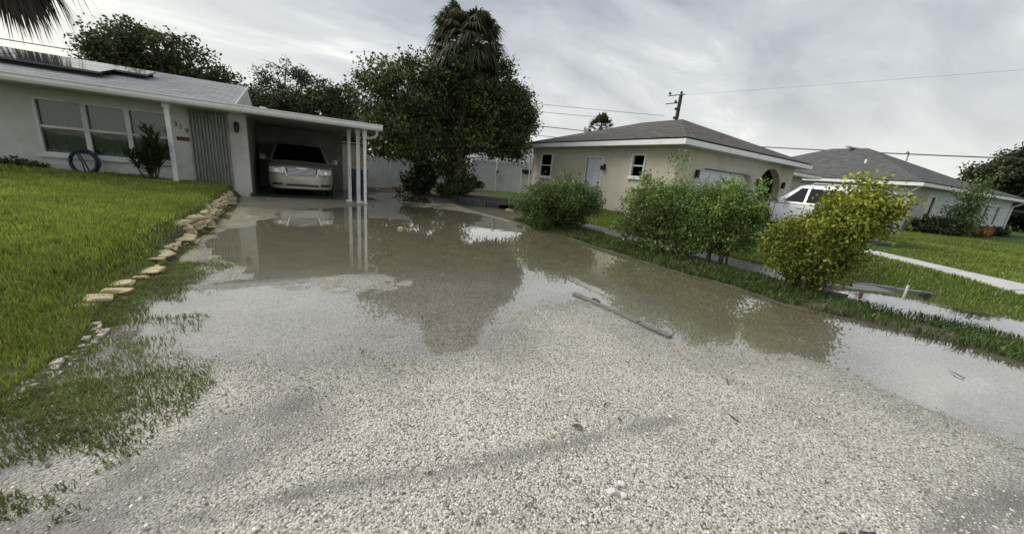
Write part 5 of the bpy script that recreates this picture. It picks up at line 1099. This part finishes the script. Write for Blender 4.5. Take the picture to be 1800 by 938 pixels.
def board():
    a, b = Vector((3.00, 3.24)), Vector((3.10, 1.90)); d = (b-a).normalized(); L = (b-a).length
    T = empty('wooden_board', (a.x, a.y, .006), math.atan2(d.y, d.x), 'weathered grey plank lying at the water edge on the gravel', 'board')
    m = MB(); m.cham(0, L*.73, -.034, .034, 0, .02, .004); p = m.build('plank', MT['wood'], T)
    m = MB(); m.cham(L*.735, L, -.033, .03, .001, .017, .004); m.build('plank', MT['wood'], T)
    m = MB(); m.tube([(.28, .03, .024), (.33, .045, .034), (.40, .03, .024)], .012, 6); m.build('knot', MT['bark'], T)
board()
def fallen_leaf(x, y, s, rz, label, curl=.35):
    T = empty('fallen_leaf', (x, y, float(drive_z(x, y))+.012), rz, label, 'leaf')
    m = MB(); m.grid(lambda u, v: ((v-.5)*2*s*.42*math.sin(math.pi*min(1, max(.03, u)))**.8, (u-.5)*2*s, s*curl*((v-.5)*2)**2*math.sin(math.pi*u)+.25*s*(u-.5)**2), 10, 6); m.build('blade', MT['leaf_litter'], T, smooth=180)
    m = MB(); m.tube([(0, -s, .06*s), (0, -s*1.35, .1*s)], s*.03, 5); m.build('stalk', MT['leaf_litter'], T)
fallen_leaf(1.32, 1.24, .036, .9, 'curled brown dead leaf on the dry gravel')
def twig(x, y, L, rz, label):
    T = empty('twig', (x, y, max(0, float(drive_z(x, y)))+.008), rz, label, 'twig')
    m = MB(); m.tube([(-L, 0, 0), (-.3*L, .1*L, .006), (.4*L, -.02*L, .004), (L, .08*L, 0)], [.004, .0045, .0035, .002], 6); m.build('stem', MT['bark'], T)
    m = MB(); m.tube([(-.1*L, .06*L, .006), (.15*L, .3*L, .012)], [.003, .0015], 5); m.build('side_shoot', MT['bark'], T)
twig(1.65, 1.34, .035, .3, 'dark twig beyond the curled dead leaf'); twig(2.32, .90, .04, 1.4, 'small forked twig on the gravel right of the dead leaf'); twig(2.78, 1.18, .045, .6, 'twig on the gravel beyond the forked one'); twig(.40, 2.62, .03, 1.0, 'dark twig at the wet edge left of centre'); twig(5.1, .35, .07, .8, 'dark floating twig in the pale water at the right')
for i, (x, y, s) in enumerate(((1.17, .84, .018), (1.21, .80, .014), (1.25, .85, .016))):
    me = rock_mesh(300+i, s, s*.8, s*.9); o = link('white_stone', me, MT['white_stone']); o.location = (x, y, float(drive_z(x, y))+.002); o.rotation_euler = (0, 0, i*1.1)
    tag(o, ('left', 'nearest', 'right')[i]+' one of three bright white stones on the gravel near the bottom', 'stone', 'bright white stones')
for i, (x, y, s, lb) in enumerate(((2.28, 12.1, .09, 'grey stone beside the carport post'), (2.02, 7.95, .06, 'small stone standing in the flood water'), (-.62, 12.95, .08, 'pale stone at the carport wall corner'), (6.95, 11.55, .14, 'pale block at the end of the dark bed edging'))):
    o = link('stone', rock_mesh(400+i, s, s*.8, s*1.0), MT['limestone' if i % 2 else 'concrete']); o.location = (x, y, -.02); o.rotation_euler = (0, 0, i); tag(o, lb, 'stone')

def litter():
    n = 420; y = np.concatenate([-.4+9*rng.random(230)**1.3, 1.0+8*rng.random(90), .6+5*rng.random(100)]); x = np.concatenate([right_edge(y[:230])-.03-.35*rng.random(230)**2.5, left_edge(y[230:320])+.25+.5*rng.random(90), .2+4.2*rng.random(100)])
    z = np.maximum(drive_z(x, y), 0)+.006; an = rng.random(n)*6.283; L = .006+.018*rng.random(n)**2; w = L*(.15+.3*rng.random(n))
    d = np.stack([np.cos(an), np.sin(an), .15*(rng.random(n)-.3)], 1); q = np.stack([-np.sin(an), np.cos(an), .3*(rng.random(n)-.5)], 1); P = np.stack([x, y, z], 1)
    V = np.empty((n, 4, 3)); V[:, 0] = P-d*L[:, None]; V[:, 1] = P+q*w[:, None]+[0, 0, .002]; V[:, 2] = P+d*L[:, None]; V[:, 3] = P-q*w[:, None]+[0, 0, .002]
    col = np.array((.05, .038, .024))[None]*(.5+1.4*rng.random((n, 1)))
    me = tri_mesh('leaf_litter', V.reshape(-1, 3), (np.array([(0, 1, 2), (0, 2, 3)])[None]+(np.arange(n)*4)[:, None, None]).reshape(-1, 3), np.repeat(col, 4, 0))
    tag(link('leaf_litter', me, MT['leaf']), 'small dark leaf litter strewn along the water edge', 'leaf litter', kind='stuff')
litter()

def bin_():
    T = empty('wheeled_bin', (2.42, 16.3, .0), 0, 'dark blue bin standing beside the carport back wall', 'bin')
    m = MB(); m.loft([[(-.22, -.26, 0), (.22, -.26, 0), (.22, .26, 0), (-.22, .26, 0)], [(-.29, -.33, .92), (.29, -.33, .92), (.29, .33, .92), (-.29, .33, .92)]], True, True); m.build('body', MT['blue_hose'], T)
    m = MB(); m.loft([[(-.32, -.36, .925), (.32, -.36, .925), (.32, .38, .925), (-.32, .38, .925)], [(-.30, -.34, .98), (.30, -.34, .98), (.30, .36, 1.0), (-.30, .36, 1.0)]], True, True); m.build('lid', MT['black'], T)
    for s in (-1, 1): m = MB(); m.loft([[(s*x, .28+.1*math.cos(a), .1+.1*math.sin(a)) for a in np.linspace(0, 6.283, 13)[:-1]] for x in (.2, .26)], True, True); m.build('wheel', MT['tyre'], T)
bin_()

def culvert():
    T = empty('culvert', (8.9, 1.9, 0), 0, 'grey concrete culvert headwall with pipe opening at the ditch', 'culvert'); L = []
    inv = Matrix.Translation((-8.9, -1.9, 0))
    d = Vector((.75, -.66)); nrm = (-.66, -.75); o = (8.55, 2.32)
    for k, (u0, u1) in enumerate(((0, .33), (.345, .98), (1.0, 1.75))):
        m = MB(); lbox(m, o, d, nrm, u0, u1, -.09, 0+.006*k, -.35, .06-.015*k); L.append(m.build('slab', MT['concrete'], T))
    m = MB(); m.tube([(9.42, 1.36, .01), (9.36, 1.29, .01)], .055, 14); L.append(m.build('pipe', MT['black'], T))
    m = MB(); lbox(m, o, d, nrm, 1.12, 1.15, .01, .03, -.1, .12); L.append(m.build('stake', MT['white'], T))
    m = MB(); m.hexa([(8.05, 2.25, -.3), (9.0, 1.45, -.3), (8.9, 1.9, -.3), (8.5, 2.3, -.3), (8.05, 2.25, .015), (9.0, 1.45, -.02), (9.0, 1.9, .03), (8.5, 2.3, .05)]); L.append(m.build('apron', MT['concrete'], T))
    m = MB(); m.hexa([(7.75, 2.3, -.2), (8.2, 2.1, -.2), (8.6, 2.5, -.2), (8.1, 2.75, -.2), (7.75, 2.3, .03), (8.2, 2.1, .035), (8.6, 2.5, .07), (8.1, 2.75, .05)]); L.append(m.build('slab', MT['concrete'], T))
    for p in L: p.matrix_parent_inverse = inv
culvert()
